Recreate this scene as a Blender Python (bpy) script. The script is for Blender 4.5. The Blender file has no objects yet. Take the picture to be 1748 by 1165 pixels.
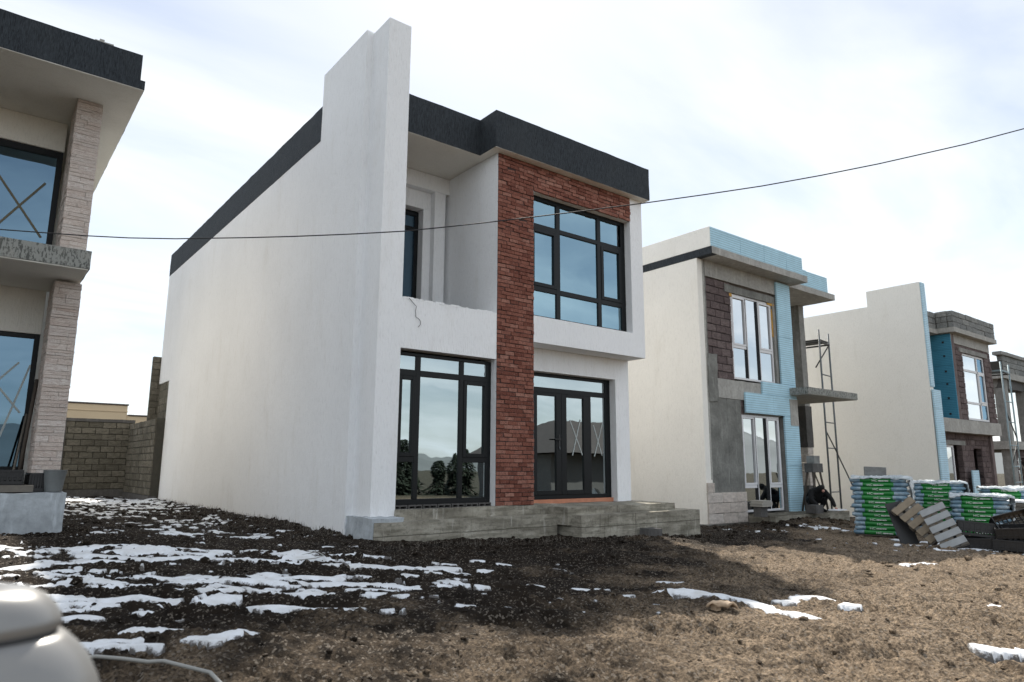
import bpy, bmesh, math, random
import numpy as np
from mathutils import Vector, Matrix, Euler

random.seed(7)
RNG = np.random.default_rng(11)
SC = bpy.context.scene
COL = SC.collection
R = math.radians

# ------------------------------------------------------------------ camera
CAM = Vector((-4.7977, -9.4687, 1.08))
YAW, PITCH, ROLL = R(38.062), R(10.306), R(0.288)
cd = bpy.data.cameras.new('camera')
cd.sensor_width = 36.0
cd.lens = 24.3825
cd.clip_start = 0.05
cd.clip_end = 3000
cam = bpy.data.objects.new('camera', cd)
COL.objects.link(cam)
fwd = Vector((math.sin(YAW) * math.cos(PITCH), math.cos(YAW) * math.cos(PITCH), math.sin(PITCH)))
rgt = Vector((math.cos(YAW), -math.sin(YAW), 0))
up = rgt.cross(fwd)
r2 = rgt * math.cos(ROLL) + up * math.sin(ROLL)
u2 = -rgt * math.sin(ROLL) + up * math.cos(ROLL)
m3 = Matrix((r2, u2, -fwd)).transposed()
cam.matrix_world = Matrix.Translation(CAM) @ m3.to_4x4()
SC.camera = cam
cd.dof.use_dof = True
cd.dof.focus_distance = 9.5
cd.dof.aperture_fstop = 2.8

# ------------------------------------------------------------------ world, sun, exposure
SUN_AZ, SUN_EL = R(35.0), R(48.0)          # azimuth measured from +Y towards +X
sdir = Vector((math.sin(SUN_AZ) * math.cos(SUN_EL), math.cos(SUN_AZ) * math.cos(SUN_EL), math.sin(SUN_EL)))
W = bpy.data.worlds.new('World')
SC.world = W
W.use_nodes = True
nt = W.node_tree
nt.nodes.clear()
wo = nt.nodes.new('ShaderNodeOutputWorld')
bg = nt.nodes.new('ShaderNodeBackground')
sky = nt.nodes.new('ShaderNodeTexSky')
sky.sky_type = 'NISHITA'
sky.sun_disc = False
sky.sun_elevation = SUN_EL
sky.sun_rotation = SUN_AZ
sky.dust_density = 0.7
tc = nt.nodes.new('ShaderNodeTexCoord')
# thin high cloud: stretched noise over the sky directions (projected on a plane overhead)
sep = nt.nodes.new('ShaderNodeSeparateXYZ')
nt.links.new(tc.outputs['Generated'], sep.inputs[0])
den = nt.nodes.new('ShaderNodeMath'); den.operation = 'MAXIMUM'; den.inputs[1].default_value = 0.0
nt.links.new(sep.outputs['Z'], den.inputs[0])
den2 = nt.nodes.new('ShaderNodeMath'); den2.operation = 'ADD'; den2.inputs[1].default_value = 0.22
nt.links.new(den.outputs[0], den2.inputs[0])
dv = nt.nodes.new('ShaderNodeVectorMath'); dv.operation = 'DIVIDE'
cb = nt.nodes.new('ShaderNodeCombineXYZ')
for i in range(3):
    nt.links.new(den2.outputs[0], cb.inputs[i])
nt.links.new(tc.outputs['Generated'], dv.inputs[0])
nt.links.new(cb.outputs[0], dv.inputs[1])
mp = nt.nodes.new('ShaderNodeMapping')
mp.inputs['Rotation'].default_value = (0, 0, R(-35))
mp.inputs['Scale'].default_value = (0.9, 1.9, 1.0)
mp.inputs['Location'].default_value = (13.9, 18.4, 0.0)
nt.links.new(dv.outputs[0], mp.inputs['Vector'])
nz = nt.nodes.new('ShaderNodeTexNoise')
nz.inputs['Scale'].default_value = 1.3
nz.inputs['Detail'].default_value = 7
nz.inputs['Roughness'].default_value = 0.52
nz.inputs['Distortion'].default_value = 0.35
nt.links.new(mp.outputs[0], nz.inputs['Vector'])
rp = nt.nodes.new('ShaderNodeValToRGB')
rp.color_ramp.elements[0].position = 0.36
rp.color_ramp.elements[0].color = (0.38, 0.38, 0.38, 1)
rp.color_ramp.elements[1].position = 0.68
rp.color_ramp.elements[1].color = (1, 1, 1, 1)
nt.links.new(nz.outputs['Fac'], rp.inputs[0])
# cloud brightness: raised away from the sun to light the shaded walls
dt = nt.nodes.new('ShaderNodeVectorMath'); dt.operation = 'DOT_PRODUCT'
dt.inputs[1].default_value = sdir
nt.links.new(tc.outputs['Generated'], dt.inputs[0])
mr = nt.nodes.new('ShaderNodeMapRange')
mr.inputs['From Min'].default_value = -0.2
mr.inputs['From Max'].default_value = 1.0
mr.inputs['To Min'].default_value = 10.4
mr.inputs['To Max'].default_value = 7.2
nt.links.new(dt.outputs['Value'], mr.inputs['Value'])
cc = nt.nodes.new('ShaderNodeVectorMath'); cc.operation = 'SCALE'
cc.inputs[0].default_value = (0.925, 0.965, 1.0)
hz = nt.nodes.new('ShaderNodeMapRange')          # the veil thickens towards the horizon
hz.interpolation_type = 'SMOOTHSTEP'
hz.inputs['From Min'].default_value = 0.0
hz.inputs['From Max'].default_value = 0.75
hz.inputs['To Min'].default_value = 1.08
hz.inputs['To Max'].default_value = 1.0
nt.links.new(sep.outputs['Z'], hz.inputs['Value'])
hm = nt.nodes.new('ShaderNodeMath'); hm.operation = 'MULTIPLY'
nt.links.new(mr.outputs[0], hm.inputs[0]); nt.links.new(hz.outputs[0], hm.inputs[1])
nt.links.new(hm.outputs[0], cc.inputs['Scale'])
mx = nt.nodes.new('ShaderNodeMix'); mx.data_type = 'RGBA'
nt.links.new(rp.outputs[0], mx.inputs['Factor'])
nt.links.new(sky.outputs[0], mx.inputs['A'])
nt.links.new(cc.outputs[0], mx.inputs['B'])
nt.links.new(mx.outputs['Result'], bg.inputs['Color'])
bg.inputs['Strength'].default_value = 0.105
nt.links.new(bg.outputs[0], wo.inputs['Surface'])

sl = bpy.data.lights.new('sun', 'SUN')
sl.energy = 5.0
sl.angle = R(0.9)
sl.color = (1.0, 0.93, 0.83)
sun = bpy.data.objects.new('sun', sl)
COL.objects.link(sun)
sun.rotation_euler = (-sdir).to_track_quat('-Z', 'Y').to_euler()
sun.location = (10, 20, 30)

SC.view_settings.view_transform = 'Standard'
SC.view_settings.look = 'None'
SC.view_settings.exposure = 0.48
SC.view_settings.gamma = 1.0
SC.view_settings.use_curve_mapping = False
SC.render.engine = 'CYCLES'
cy = SC.cycles
cy.use_denoising = True
try:
    cy.denoiser = 'OPENIMAGEDENOISE'
except Exception:
    pass
cy.max_bounces = 8
cy.diffuse_bounces = 4
cy.glossy_bounces = 4
cy.transparent_max_bounces = 12
cy.caustics_reflective = False
cy.caustics_refractive = False
cy.sample_clamp_indirect = 6.0

# ------------------------------------------------------------------ material kit
MATS = {}

class NT:
    """tiny helper round one material's node tree"""
    def __init__(self, name):
        self.m = bpy.data.materials.new(name)
        self.m.use_nodes = True
        self.t = self.m.node_tree
        self.t.nodes.clear()
        self.out = self.t.nodes.new('ShaderNodeOutputMaterial')
        self.p = self.t.nodes.new('ShaderNodeBsdfPrincipled')
        self.link(self.p.outputs[0], self.out.inputs['Surface'])
        self._tc = None
    def n(self, k): return self.t.nodes.new('ShaderNode' + k)
    def link(self, a, b): self.t.links.new(a, b)
    def coord(self, scale=(1, 1, 1), rnd=False):
        if self._tc is None:
            self._tc = self.n('TexCoord')
        mpn = self.n('Mapping')
        mpn.inputs['Scale'].default_value = scale
        self.link(self._tc.outputs['Object'], mpn.inputs['Vector'])
        if rnd:
            oi = self.n('ObjectInfo')
            s = self.n('Math'); s.operation = 'MULTIPLY'; s.inputs[1].default_value = 57.0
            self.link(oi.outputs['Random'], s.inputs[0])
            cx = self.n('CombineXYZ')
            for i in range(3): self.link(s.outputs[0], cx.inputs[i])
            self.link(cx.outputs[0], mpn.inputs['Location'])
        return mpn.outputs[0]
    def noise(self, scale, vec, detail=5, rough=0.55, dist=0.0):
        a = self.n('TexNoise')
        a.inputs['Scale'].default_value = scale
        a.inputs['Detail'].default_value = detail
        a.inputs['Roughness'].default_value = rough
        a.inputs['Distortion'].default_value = dist
        self.link(vec, a.inputs['Vector'])
        return a.outputs['Fac']
    def voro(self, scale, vec, out='Distance', feature='F1'):
        a = self.n('TexVoronoi')
        a.feature = feature
        a.inputs['Scale'].default_value = scale
        self.link(vec, a.inputs['Vector'])
        return a.outputs[out]
    def ramp(self, fac, stops):
        a = self.n('ValToRGB')
        e = a.color_ramp.elements
        while len(e) < len(stops): e.new(0.5)
        for i, (p, c) in enumerate(stops):
            e[i].position = p
            e[i].color = (c, c, c, 1) if isinstance(c, (int, float)) else (*c, 1)
        self.link(fac, a.inputs[0])
        return a.outputs[0]
    def mix(self, fac, a, b, mode='MIX'):
        x = self.n('Mix'); x.data_type = 'RGBA'; x.blend_type = mode
        for k, v in (('Factor', fac), ('A', a), ('B', b)):
            if isinstance(v, (int, float)): x.inputs[k].default_value = v
            elif isinstance(v, tuple): x.inputs[k].default_value = (*v, 1)
            else: self.link(v, x.inputs[k])
        return x.outputs['Result']
    def math(self, op, a, b=None):
        x = self.n('Math'); x.operation = op
        for i, v in enumerate((a, b)):
            if v is None: continue
            if isinstance(v, (int, float)): x.inputs[i].default_value = v
            else: self.link(v, x.inputs[i])
        return x.outputs[0]
    def rand(self): return self.n('ObjectInfo').outputs['Random']
    def base(self, c):
        if isinstance(c, tuple): self.p.inputs['Base Color'].default_value = (*c, 1)
        else: self.link(c, self.p.inputs['Base Color'])
    def rough(self, r):
        if isinstance(r, (int, float)): self.p.inputs['Roughness'].default_value = r
        else: self.link(r, self.p.inputs['Roughness'])
    def spec(self, s): self.p.inputs['Specular IOR Level'].default_value = s
    def bump(self, h, strength, dist=0.01):
        b = self.n('Bump')
        b.inputs['Strength'].default_value = strength
        b.inputs['Distance'].default_value = dist
        self.link(h, b.inputs['Height'])
        prev = getattr(self, '_b', None)
        if prev is not None: self.link(prev, b.inputs['Normal'])
        self._b = b.outputs[0]
        self.link(self._b, self.p.inputs['Normal'])
    def done(self, key):
        MATS[key] = self.m
        return self.m

def plain(key, col, rough=0.6, spec=0.4, metal=0.0, var=0.12, vscale=6.0, bump=0.0, bscale=40.0):
    a = NT(key)
    v = a.coord(rnd=True)
    f = a.noise(vscale, v)
    lo = tuple(c * (1 - var) for c in col); hi = tuple(min(1, c * (1 + var)) for c in col)
    a.base(a.mix(f, lo, hi)); a.rough(rough); a.spec(spec)
    a.p.inputs['Metallic'].default_value = metal
    if bump: a.bump(a.noise(bscale, v, 4), bump, 0.01)
    return a.done(key)

def stucco(key, col, drag=True, stain=0.06, bump=0.55):
    a = NT(key)
    vx = a.coord((1, 1, 1))
    vd = a.coord((40, 40, 8) if drag else (40, 40, 30))
    vf = a.coord((130, 130, 100))
    big = a.noise(0.6, vx, 6, 0.6)
    d = a.noise(1.0, vd, 4, 0.6, 0.4)
    f = a.noise(1.0, vf, 3, 0.6)
    dirt = a.noise(2.2, a.coord((1.4, 1.4, 0.35)), 6, 0.65)
    lo = tuple(c * (1 - 2.0 * stain) for c in col); hi = tuple(min(1, c * (1 + stain * .5)) for c in col)
    c1 = a.mix(a.ramp(big, [(0.3, 0.0), (0.7, 1.0)]), lo, hi)
    c2 = a.mix(a.ramp(d, [(0.30, 0.22), (0.48, 0.0)]), c1, tuple(c * 0.60 for c in col))
    c2 = a.mix(a.ramp(f, [(0.30, 0.25), (0.46, 0.0)]), c2, tuple(c * 0.60 for c in col))
    c3 = a.mix(a.ramp(dirt, [(0.55, 0.0), (0.85, 0.28)]), c2, (col[0] * .62, col[1] * .58, col[2] * .5))
    a.base(c3); a.rough(0.92); a.spec(0.15)
    a.bump(a.math('ADD', a.math('MULTIPLY', d, 1.0), a.math('MULTIPLY', f, 0.45)), bump, 0.02)
    return a.done(key)

stucco('stucco_white', (0.90, 0.908, 0.915), stain=0.025, bump=0.8)
stucco('stucco_cream', (0.86, 0.835, 0.775), stain=0.025, bump=0.5)
stucco('stucco_soffit', (0.78, 0.76, 0.70), drag=False, stain=0.06, bump=0.35)

def anthracite():
    a = NT('anthracite_render')
    d = a.noise(1.0, a.coord((75, 75, 9)), 4, 0.65, 0.8)
    big = a.noise(1.2, a.coord((1, 1, .5)), 5, 0.6)
    c = a.mix(a.ramp(d, [(0.36, 0.0), (0.62, 1.0)]), (0.009, 0.012, 0.016), (0.040, 0.049, 0.058))
    c = a.mix(a.ramp(big, [(0.45, 0.0), (0.75, 0.35)]), c, (0.045, 0.05, 0.052))
    a.base(c); a.rough(0.75); a.spec(0.3)
    a.bump(d, 0.8, 0.02)
    return a.done('anthracite_render')
anthracite()

def brick(key, scale):
    a = NT(key)
    v = a.coord(scale, rnd=True)
    gi = a.n('NewGeometry')
    r = a.math('FRACT', a.math('ADD', a.rand(), a.math('MULTIPLY', gi.outputs['Random Per Island'], 7.31)))
    c = a.ramp(r, [(0.0, (0.165, 0.058, 0.040)), (0.25, (0.215, 0.080, 0.055)), (0.5, (0.255, 0.100, 0.070)), (0.78, (0.295, 0.125, 0.090)), (1.0, (0.36, 0.180, 0.135))])
    n = a.noise(3.0, v, 6, 0.7)
    c = a.mix(a.ramp(n, [(0.33, 0.6), (0.55, 0.0)]), c, (0.075, 0.028, 0.024))
    n2 = a.noise(7.0, v, 5, 0.7)
    c = a.mix(a.ramp(n2, [(0.56, 0.0), (0.74, 0.6)]), c, (0.44, 0.27, 0.225))
    a.base(c); a.rough(0.9); a.spec(0.2)
    a.bump(n2, 0.5, 0.05)
    return a.done(key)
brick('red_brick', (1, 0.3, 0.34))
brick('red_brick_field', (5.1, 5.1, 5.1))

def concrete(key, col, dark=0.45, streak=True, scale=1.0, bump=0.5, rnd=False):
    a = NT(key)
    v = a.coord((scale,) * 3, rnd=rnd)
    n1 = a.noise(2.2, v, 7, 0.62, 0.3)
    n2 = a.noise(14, v, 6, 0.65)
    n3 = a.noise(1.0, a.coord((9 * scale, 9 * scale, 1.6 * scale), rnd=rnd), 5, 0.6)
    c = a.mix(a.ramp(n1, [(0.32, 0.0), (0.68, 1.0)]), tuple(k * dark for k in col), col)
    c = a.mix(a.ramp(n2, [(0.35, 0.45), (0.62, 0.0)]), c, tuple(k * 0.5 for k in col))
    if streak:
        c = a.mix(a.ramp(n3, [(0.56, 0.0), (0.72, 0.55)]), c, tuple(min(1, k * 1.35) for k in col))
        c = a.mix(a.ramp(n3, [(0.28, 0.5), (0.42, 0.0)]), c, tuple(k * 0.45 for k in col))
    a.base(c); a.rough(0.92); a.spec(0.2)
    a.bump(a.math('ADD', n2, a.math('MULTIPLY', n1, 0.6)), bump, 0.02)
    return a.done(key)
def step_mat():
    a = NT('concrete_step')
    v = a.coord((1, 1, 1))
    n1 = a.noise(1.6, a.coord((1, 1, 2.2)), 7, 0.65, 0.5)
    n2 = a.noise(16, v, 6, 0.7)
    n3 = a.noise(1.0, a.coord((14, 14, 1.2)), 5, 0.62)
    n4 = a.noise(1.0, a.coord((1.8, 1.8, 16)), 5, 0.6)
    c = a.ramp(n1, [(0.28, (0.14, 0.128, 0.104)), (0.45, (0.27, 0.25, 0.205)), (0.60, (0.39, 0.365, 0.305)), (0.75, (0.48, 0.455, 0.395))])
    c = a.mix(a.ramp(n4, [(0.40, 0.55), (0.50, 0.0)]), c, (0.135, 0.125, 0.095))
    c = a.mix(a.ramp(n3, [(0.60, 0.0), (0.70, 0.6)]), c, (0.50, 0.48, 0.43))
    c = a.mix(a.ramp(n3, [(0.28, 0.6), (0.40, 0.0)]), c, (0.085, 0.078, 0.058))
    c = a.mix(a.ramp(n2, [(0.30, 0.6), (0.48, 0.0)]), c, (0.09, 0.085, 0.068))
    # the horizontal joint left by two shutter boards
    sx = a.n('SeparateXYZ'); a.link(v, sx.inputs[0])
    zz = a.math('ADD', sx.outputs['Z'], a.math('MULTIPLY', a.math('SUBTRACT', n1, 0.5), 0.05))
    jn = a.math('ABSOLUTE', a.math('SUBTRACT', zz, 0.19))
    ln = a.ramp(jn, [(0.004, 0.75), (0.010, 0.0)])
    c = a.mix(ln, c, (0.07, 0.065, 0.05))
    a.base(c); a.rough(0.93); a.spec(0.15)
    a.bump(a.math('ADD', n2, a.math('MULTIPLY', n1, 0.6)), 0.9, 0.02)
    a.bump(ln, -0.5, 0.01)
    return a.done('concrete_step')
step_mat()
concrete('concrete_grey', (0.33, 0.325, 0.305), dark=0.62)
concrete('concrete_pale', (0.43, 0.42, 0.39), dark=0.75)
concrete('concrete_blue', (0.52, 0.56, 0.59), dark=0.62)
concrete('concrete_rough', (0.255, 0.255, 0.235), dark=0.5, bump=0.9)
concrete('concrete_dark', (0.13, 0.125, 0.12), dark=0.6)

def slab_edge():
    a = NT('flaked_concrete')
    v = a.coord((1, 1, 1))
    n = a.noise(1.0, a.coord((38, 38, 14)), 5, 0.65, 0.4)
    n2 = a.noise(5, v, 5)
    c = a.mix(a.ramp(n, [(0.44, 0.0), (0.50, 1.0)]), (0.10, 0.103, 0.095), (0.27, 0.275, 0.255))
    c = a.mix(a.ramp(n2, [(0.5, 0.0), (0.7, 0.5)]), c, (0.32, 0.31, 0.28))
    a.base(c); a.rough(0.9); a.spec(0.2); a.bump(n, 0.6, 0.01)
    return a.done('flaked_concrete')
slab_edge()

def blockmat(key, cols, light=(0.5, 0.48, 0.45)):
    a = NT(key)
    v = a.coord((1, 1, 1), rnd=True)
    c = a.ramp(a.rand(), [(i / max(1, len(cols) - 1), k) for i, k in enumerate(cols)])
    n = a.noise(3.0, v, 7, 0.7)
    c = a.mix(a.ramp(n, [(0.35, 0.6), (0.6, 0.0)]), c, tuple(k * 0.5 for k in cols[0]))
    n2 = a.noise(9, v, 4, 0.7)
    c = a.mix(a.ramp(n2, [(0.62, 0.0), (0.85, 0.4)]), c, light)
    a.base(c); a.rough(0.95); a.spec(0.15); a.bump(n2, 0.6, 0.05)
    return a.done(key)
blockmat('block_yard', [(0.125, 0.115, 0.092), (0.165, 0.152, 0.122), (0.205, 0.188, 0.152)], (0.28, 0.26, 0.22))
blockmat('block_brown', [(0.120, 0.092, 0.090), (0.160, 0.124, 0.120), (0.195, 0.155, 0.148)], (0.28, 0.24, 0.23))
blockmat('block_beige', [(0.60, 0.53, 0.47), (0.66, 0.59, 0.53), (0.63, 0.58, 0.53)], (0.68, 0.65, 0.61))
blockmat('block_grey', [(0.20, 0.205, 0.20), (0.26, 0.265, 0.255), (0.29, 0.29, 0.275)], (0.36, 0.36, 0.35))
blockmat('cladding_stone', [(0.50, 0.42, 0.385), (0.56, 0.49, 0.455), (0.60, 0.54, 0.51), (0.53, 0.44, 0.40)], (0.66, 0.61, 0.58))

def veins(key):
    a = NT(key)
    v = a.coord((1, 1, 4), rnd=True)
    c = a.ramp(a.rand(), [(0, (0.83, 0.73, 0.655)), (.4, (0.89, 0.80, 0.73)), (.8, (0.91, 0.84, 0.78)), (1, (0.79, 0.66, 0.58))])
    n = a.noise(1.6, v, 8, 0.68, 0.8)
    c = a.mix(a.ramp(n, [(0.46, 0.0), (0.505, 0.7), (0.55, 0.0)]), c, (0.36, 0.20, 0.14))
    n2 = a.noise(6, v, 6, 0.7)
    c = a.mix(a.ramp(n2, [(0.3, 0.35), (0.45, 0.0)]), c, (0.46, 0.40, 0.37))
    a.base(c); a.rough(0.85); a.spec(0.25); a.bump(n2, 0.7, 0.06)
    return a.done(key)
veins('ledge_stone')

def xps(key, col):
    a = NT(key)
    v = a.coord((1, 1, 1))
    w = a.n('TexWave'); w.wave_type = 'BANDS'; w.bands_direction = 'Z'
    w.inputs['Scale'].default_value = 5.2
    w.inputs['Distortion'].default_value = 0.25
    a.link(v, w.inputs['Vector'])
    g = a.ramp(w.outputs['Fac'], [(0.02, 1.0), (0.16, 0.0)])
    n = a.noise(3.5, v, 6, 0.6)
    c = a.mix(n, tuple(k * 0.78 for k in col), tuple(min(1, k * 1.2) for k in col))
    c = a.mix(g, c, tuple(k * 0.55 for k in col))
    n2 = a.noise(18, v, 4, 0.7)
    c = a.mix(a.ramp(n2, [(0.68, 0.0), (0.8, 0.5)]), c, (0.62, 0.7, 0.73))
    a.base(c); a.rough(0.7); a.spec(0.3); a.bump(g, -0.4, 0.01)
    return a.done(key)
xps('foam_board', (0.42, 0.64, 0.75))
xps('foam_board_pale', (0.48, 0.68, 0.79))
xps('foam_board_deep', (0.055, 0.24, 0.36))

plain('frame_black', (0.0040, 0.0052, 0.0062), rough=0.45, spec=0.28, var=0.25)
plain('frame_white', (0.66, 0.66, 0.67), rough=0.45, spec=0.4, var=0.1, vscale=20)
plain('frame_dark_strip', (0.02, 0.02, 0.022), rough=0.5)
plain('tape_pale', (0.42, 0.46, 0.45), rough=0.6)
plain('tape_brown', (0.15, 0.13, 0.085), rough=0.6)
plain('threshold_orange', (0.52, 0.22, 0.13), rough=0.8, var=0.3, vscale=9)
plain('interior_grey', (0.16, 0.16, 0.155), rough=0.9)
plain('steel_tube', (0.14, 0.155, 0.165), rough=0.5, metal=0.3, var=0.35, vscale=9)
plain('steel_blue', (0.26, 0.34, 0.37), rough=0.5, metal=0.2, var=0.35, vscale=9)
plain('steel_dark', (0.05, 0.05, 0.048), rough=0.55, metal=0.3, var=0.3)
plain('wood_pale', (0.24, 0.195, 0.14), rough=0.85, var=0.3, vscale=9, bump=0.3)
plain('wood_grey', (0.15, 0.135, 0.115), rough=0.9, var=0.35, vscale=9, bump=0.3)
plain('wood_frosted', (0.33, 0.345, 0.35), rough=0.85, var=0.25, vscale=7, bump=0.3)
plain('wood_dark', (0.075, 0.06, 0.048), rough=0.85, var=0.35, vscale=9, bump=0.3)
plain('plastic_black', (0.010, 0.010, 0.011), rough=0.42, spec=0.5, var=0.2)
plain('bucket_grey', (0.135, 0.145, 0.145), rough=0.55, var=0.3, vscale=7)
plain('mortar_dark', (0.045, 0.028, 0.025), rough=0.95, var=0.25, vscale=20)
plain('mortar_grey', (0.055, 0.052, 0.042), rough=0.95, var=0.3, vscale=9)
plain('mortar_pale', (0.42, 0.38, 0.35), rough=0.95, var=0.2, vscale=9)
plain('mortar_brown', (0.04, 0.032, 0.032), rough=0.95, var=0.3, vscale=12)
plain('cable_black', (0.02, 0.02, 0.022), rough=0.6)
plain('cable_grey', (0.30, 0.30, 0.28), rough=0.6)
plain('wire_rust', (0.055, 0.045, 0.04), rough=0.7)
plain('beige_render', (0.60, 0.47, 0.31), rough=0.9, var=0.06, vscale=1.5)
plain('roof_trim_brown', (0.09, 0.075, 0.07), rough=0.7)
plain('cloth_black', (0.006, 0.006, 0.0065), rough=0.9, var=0.4, vscale=14, bump=0.3, bscale=25)
plain('skin', (0.42, 0.22, 0.17), rough=0.6)
plain('bag_green', (0.010, 0.175, 0.030), rough=0.38, spec=0.5, var=0.25, vscale=5, bump=0.25, bscale=14)
plain('print_white', (0.70, 0.72, 0.70), rough=0.6)
plain('foam_orange', (0.5, 0.28, 0.06), rough=0.9, var=0.3, vscale=18, bump=0.6)
plain('stone_tan', (0.45, 0.29, 0.17), rough=0.9, var=0.35, vscale=8, bump=0.4)
plain('tile_pile', (0.38, 0.36, 0.32), rough=0.85, var=0.2)
plain('roof_tile_far', (0.075, 0.065, 0.062), rough=0.85, var=0.3, vscale=3)
plain('wall_far', (0.50, 0.47, 0.38), rough=0.9, var=0.1, vscale=2)
plain('wall_far_dark', (0.12, 0.12, 0.12), rough=0.9, var=0.1, vscale=2)
plain('bark', (0.06, 0.045, 0.035), rough=0.95, var=0.3)
plain('needle_green', (0.022, 0.032, 0.020), rough=0.9, var=0.5, vscale=2)
plain('hill_grey', (0.20, 0.215, 0.22), rough=1.0, spec=0.0, var=0.35, vscale=0.02)
plain('car_paint', (0.24, 0.238, 0.232), rough=0.32, spec=0.6, metal=0.35, var=0.03)
plain('car_trim', (0.03, 0.03, 0.032), rough=0.5)
plain('tyre_rubber', (0.015, 0.015, 0.015), rough=0.9)
plain('lamp_glass', (0.5, 0.5, 0.52), rough=0.1, spec=0.8)
plain('snow_cap', (0.78, 0.80, 0.83), rough=0.7, var=0.06)
plain('ceramic_shard', (0.42, 0.31, 0.21), rough=0.7, var=0.3, vscale=10)

def film():
    a = NT('bag_blue')
    v = a.coord((1, 1, 1), rnd=True)
    n = a.noise(4, v, 6, 0.65, 0.6)
    c = a.ramp(n, [(0.3, (0.06, 0.13, 0.20)), (0.48, (0.15, 0.25, 0.33)), (0.62, (0.34, 0.42, 0.47)), (0.76, (0.58, 0.64, 0.67))])
    a.base(c); a.rough(0.3); a.spec(0.5)
    a.bump(a.noise(11, v, 5, 0.6, 1.0), 0.6, 0.03)
    return a.done('bag_blue')
film()

def wrap():
    a = NT('wrap_film')
    v = a.coord((1, 1, 1), rnd=True)
    n = a.noise(7, v, 6, 0.65, 1.2)
    c = a.ramp(n, [(0.35, (0.30, 0.36, 0.39)), (0.6, (0.62, 0.66, 0.68)), (0.75, (0.8, 0.82, 0.83))])
    a.base(c); a.rough(0.28); a.spec(0.5)
    a.bump(n, 1.0, 0.05)
    return a.done('wrap_film')
wrap()

def glassmat(key, fac, tint, dark):
    m = bpy.data.materials.new(key)
    m.use_nodes = True
    t = m.node_tree; t.nodes.clear()
    o = t.nodes.new('ShaderNodeOutputMaterial')
    g = t.nodes.new('ShaderNodeBsdfGlossy'); g.inputs['Roughness'].default_value = 0.004
    g.inputs['Color'].default_value = (*tint, 1)
    tr = t.nodes.new('ShaderNodeBsdfTransparent'); tr.inputs['Color'].default_value = (*dark, 1)
    fr = t.nodes.new('ShaderNodeFresnel'); fr.inputs['IOR'].default_value = 1.5
    ad = t.nodes.new('ShaderNodeMath'); ad.operation = 'ADD'; ad.use_clamp = True
    ad.inputs[1].default_value = fac
    t.links.new(fr.outputs[0], ad.inputs[0])
    # faint waviness of float glass, so that reflections break a little
    tcn = t.nodes.new('ShaderNodeTexCoord')
    nn = t.nodes.new('ShaderNodeTexNoise'); nn.inputs['Scale'].default_value = 1.3; nn.inputs['Detail'].default_value = 2
    bp = t.nodes.new('ShaderNodeBump'); bp.inputs['Strength'].default_value = 0.10; bp.inputs['Distance'].default_value = 0.02
    t.links.new(tcn.outputs['Object'], nn.inputs['Vector'])
    t.links.new(nn.outputs['Fac'], bp.inputs['Height'])
    t.links.new(bp.outputs[0], g.inputs['Normal'])
    mxx = t.nodes.new('ShaderNodeMixShader')
    t.links.new(ad.outputs[0], mxx.inputs[0])
    t.links.new(tr.outputs[0], mxx.inputs[1]); t.links.new(g.outputs[0], mxx.inputs[2])
    t.links.new(mxx.outputs[0], o.inputs['Surface'])
    MATS[key] = m
    return m
glassmat('glass_main', 0.38, (0.56, 0.82, 0.95), (0.20, 0.23, 0.24))
glassmat('glass_lower', 0.42, (0.82, 0.93, 0.95), (0.22, 0.25, 0.25))
glassmat('glass_film', 0.58, (0.92, 0.96, 0.98), (0.15, 0.16, 0.16))
glassmat('glass_deep', 0.18, (0.48, 0.76, 1.0), (0.10, 0.13, 0.16))
glassmat('glass_car', 0.12, (0.9, 0.95, 1.0), (0.08, 0.09, 0.09))

# ------------------------------------------------------------------ object kit
def wloc(o):
    v = Vector((0, 0, 0))
    while o is not None:
        v += o.location
        o = o.parent
    return v

def thing(name, label, cat, loc=(0, 0, 0), group=None, rotz=0.0):
    o = bpy.data.objects.new(name, None)
    o.empty_display_size = 0.2
    COL.objects.link(o)
    o.location = loc
    o.rotation_euler = (0, 0, rotz)
    o['label'] = label
    o['category'] = cat
    if group: o['group'] = group
    return o

def tag(o, label, cat, group=None):
    o['label'] = label; o['category'] = cat
    if group: o['group'] = group
    return o

def struct(o):
    o['kind'] = 'structure'
    return o

def link_mesh(name, me, mat=None, parent=None, loc=None):
    o = bpy.data.objects.new(name, me)
    COL.objects.link(o)
    if parent is not None: o.parent = parent
    if loc is not None: o.location = loc
    if mat is not None and not me.materials:
        me.materials.append(MATS[mat] if isinstance(mat, str) else mat)
    return o

def from_data(name, V, F, mat, parent=None, smooth=False, world=True):
    """mesh from lists; with world=True V is in world space and is moved to the parent's origin"""
    off = wloc(parent) if (parent is not None and world) else Vector((0, 0, 0))
    me = bpy.data.meshes.new(name)
    me.from_pydata([(v[0] - off[0], v[1] - off[1], v[2] - off[2]) for v in V], [], F)
    me.update()
    if smooth:
        for p in me.polygons: p.use_smooth = True
    return link_mesh(name, me, mat, parent)

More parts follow.
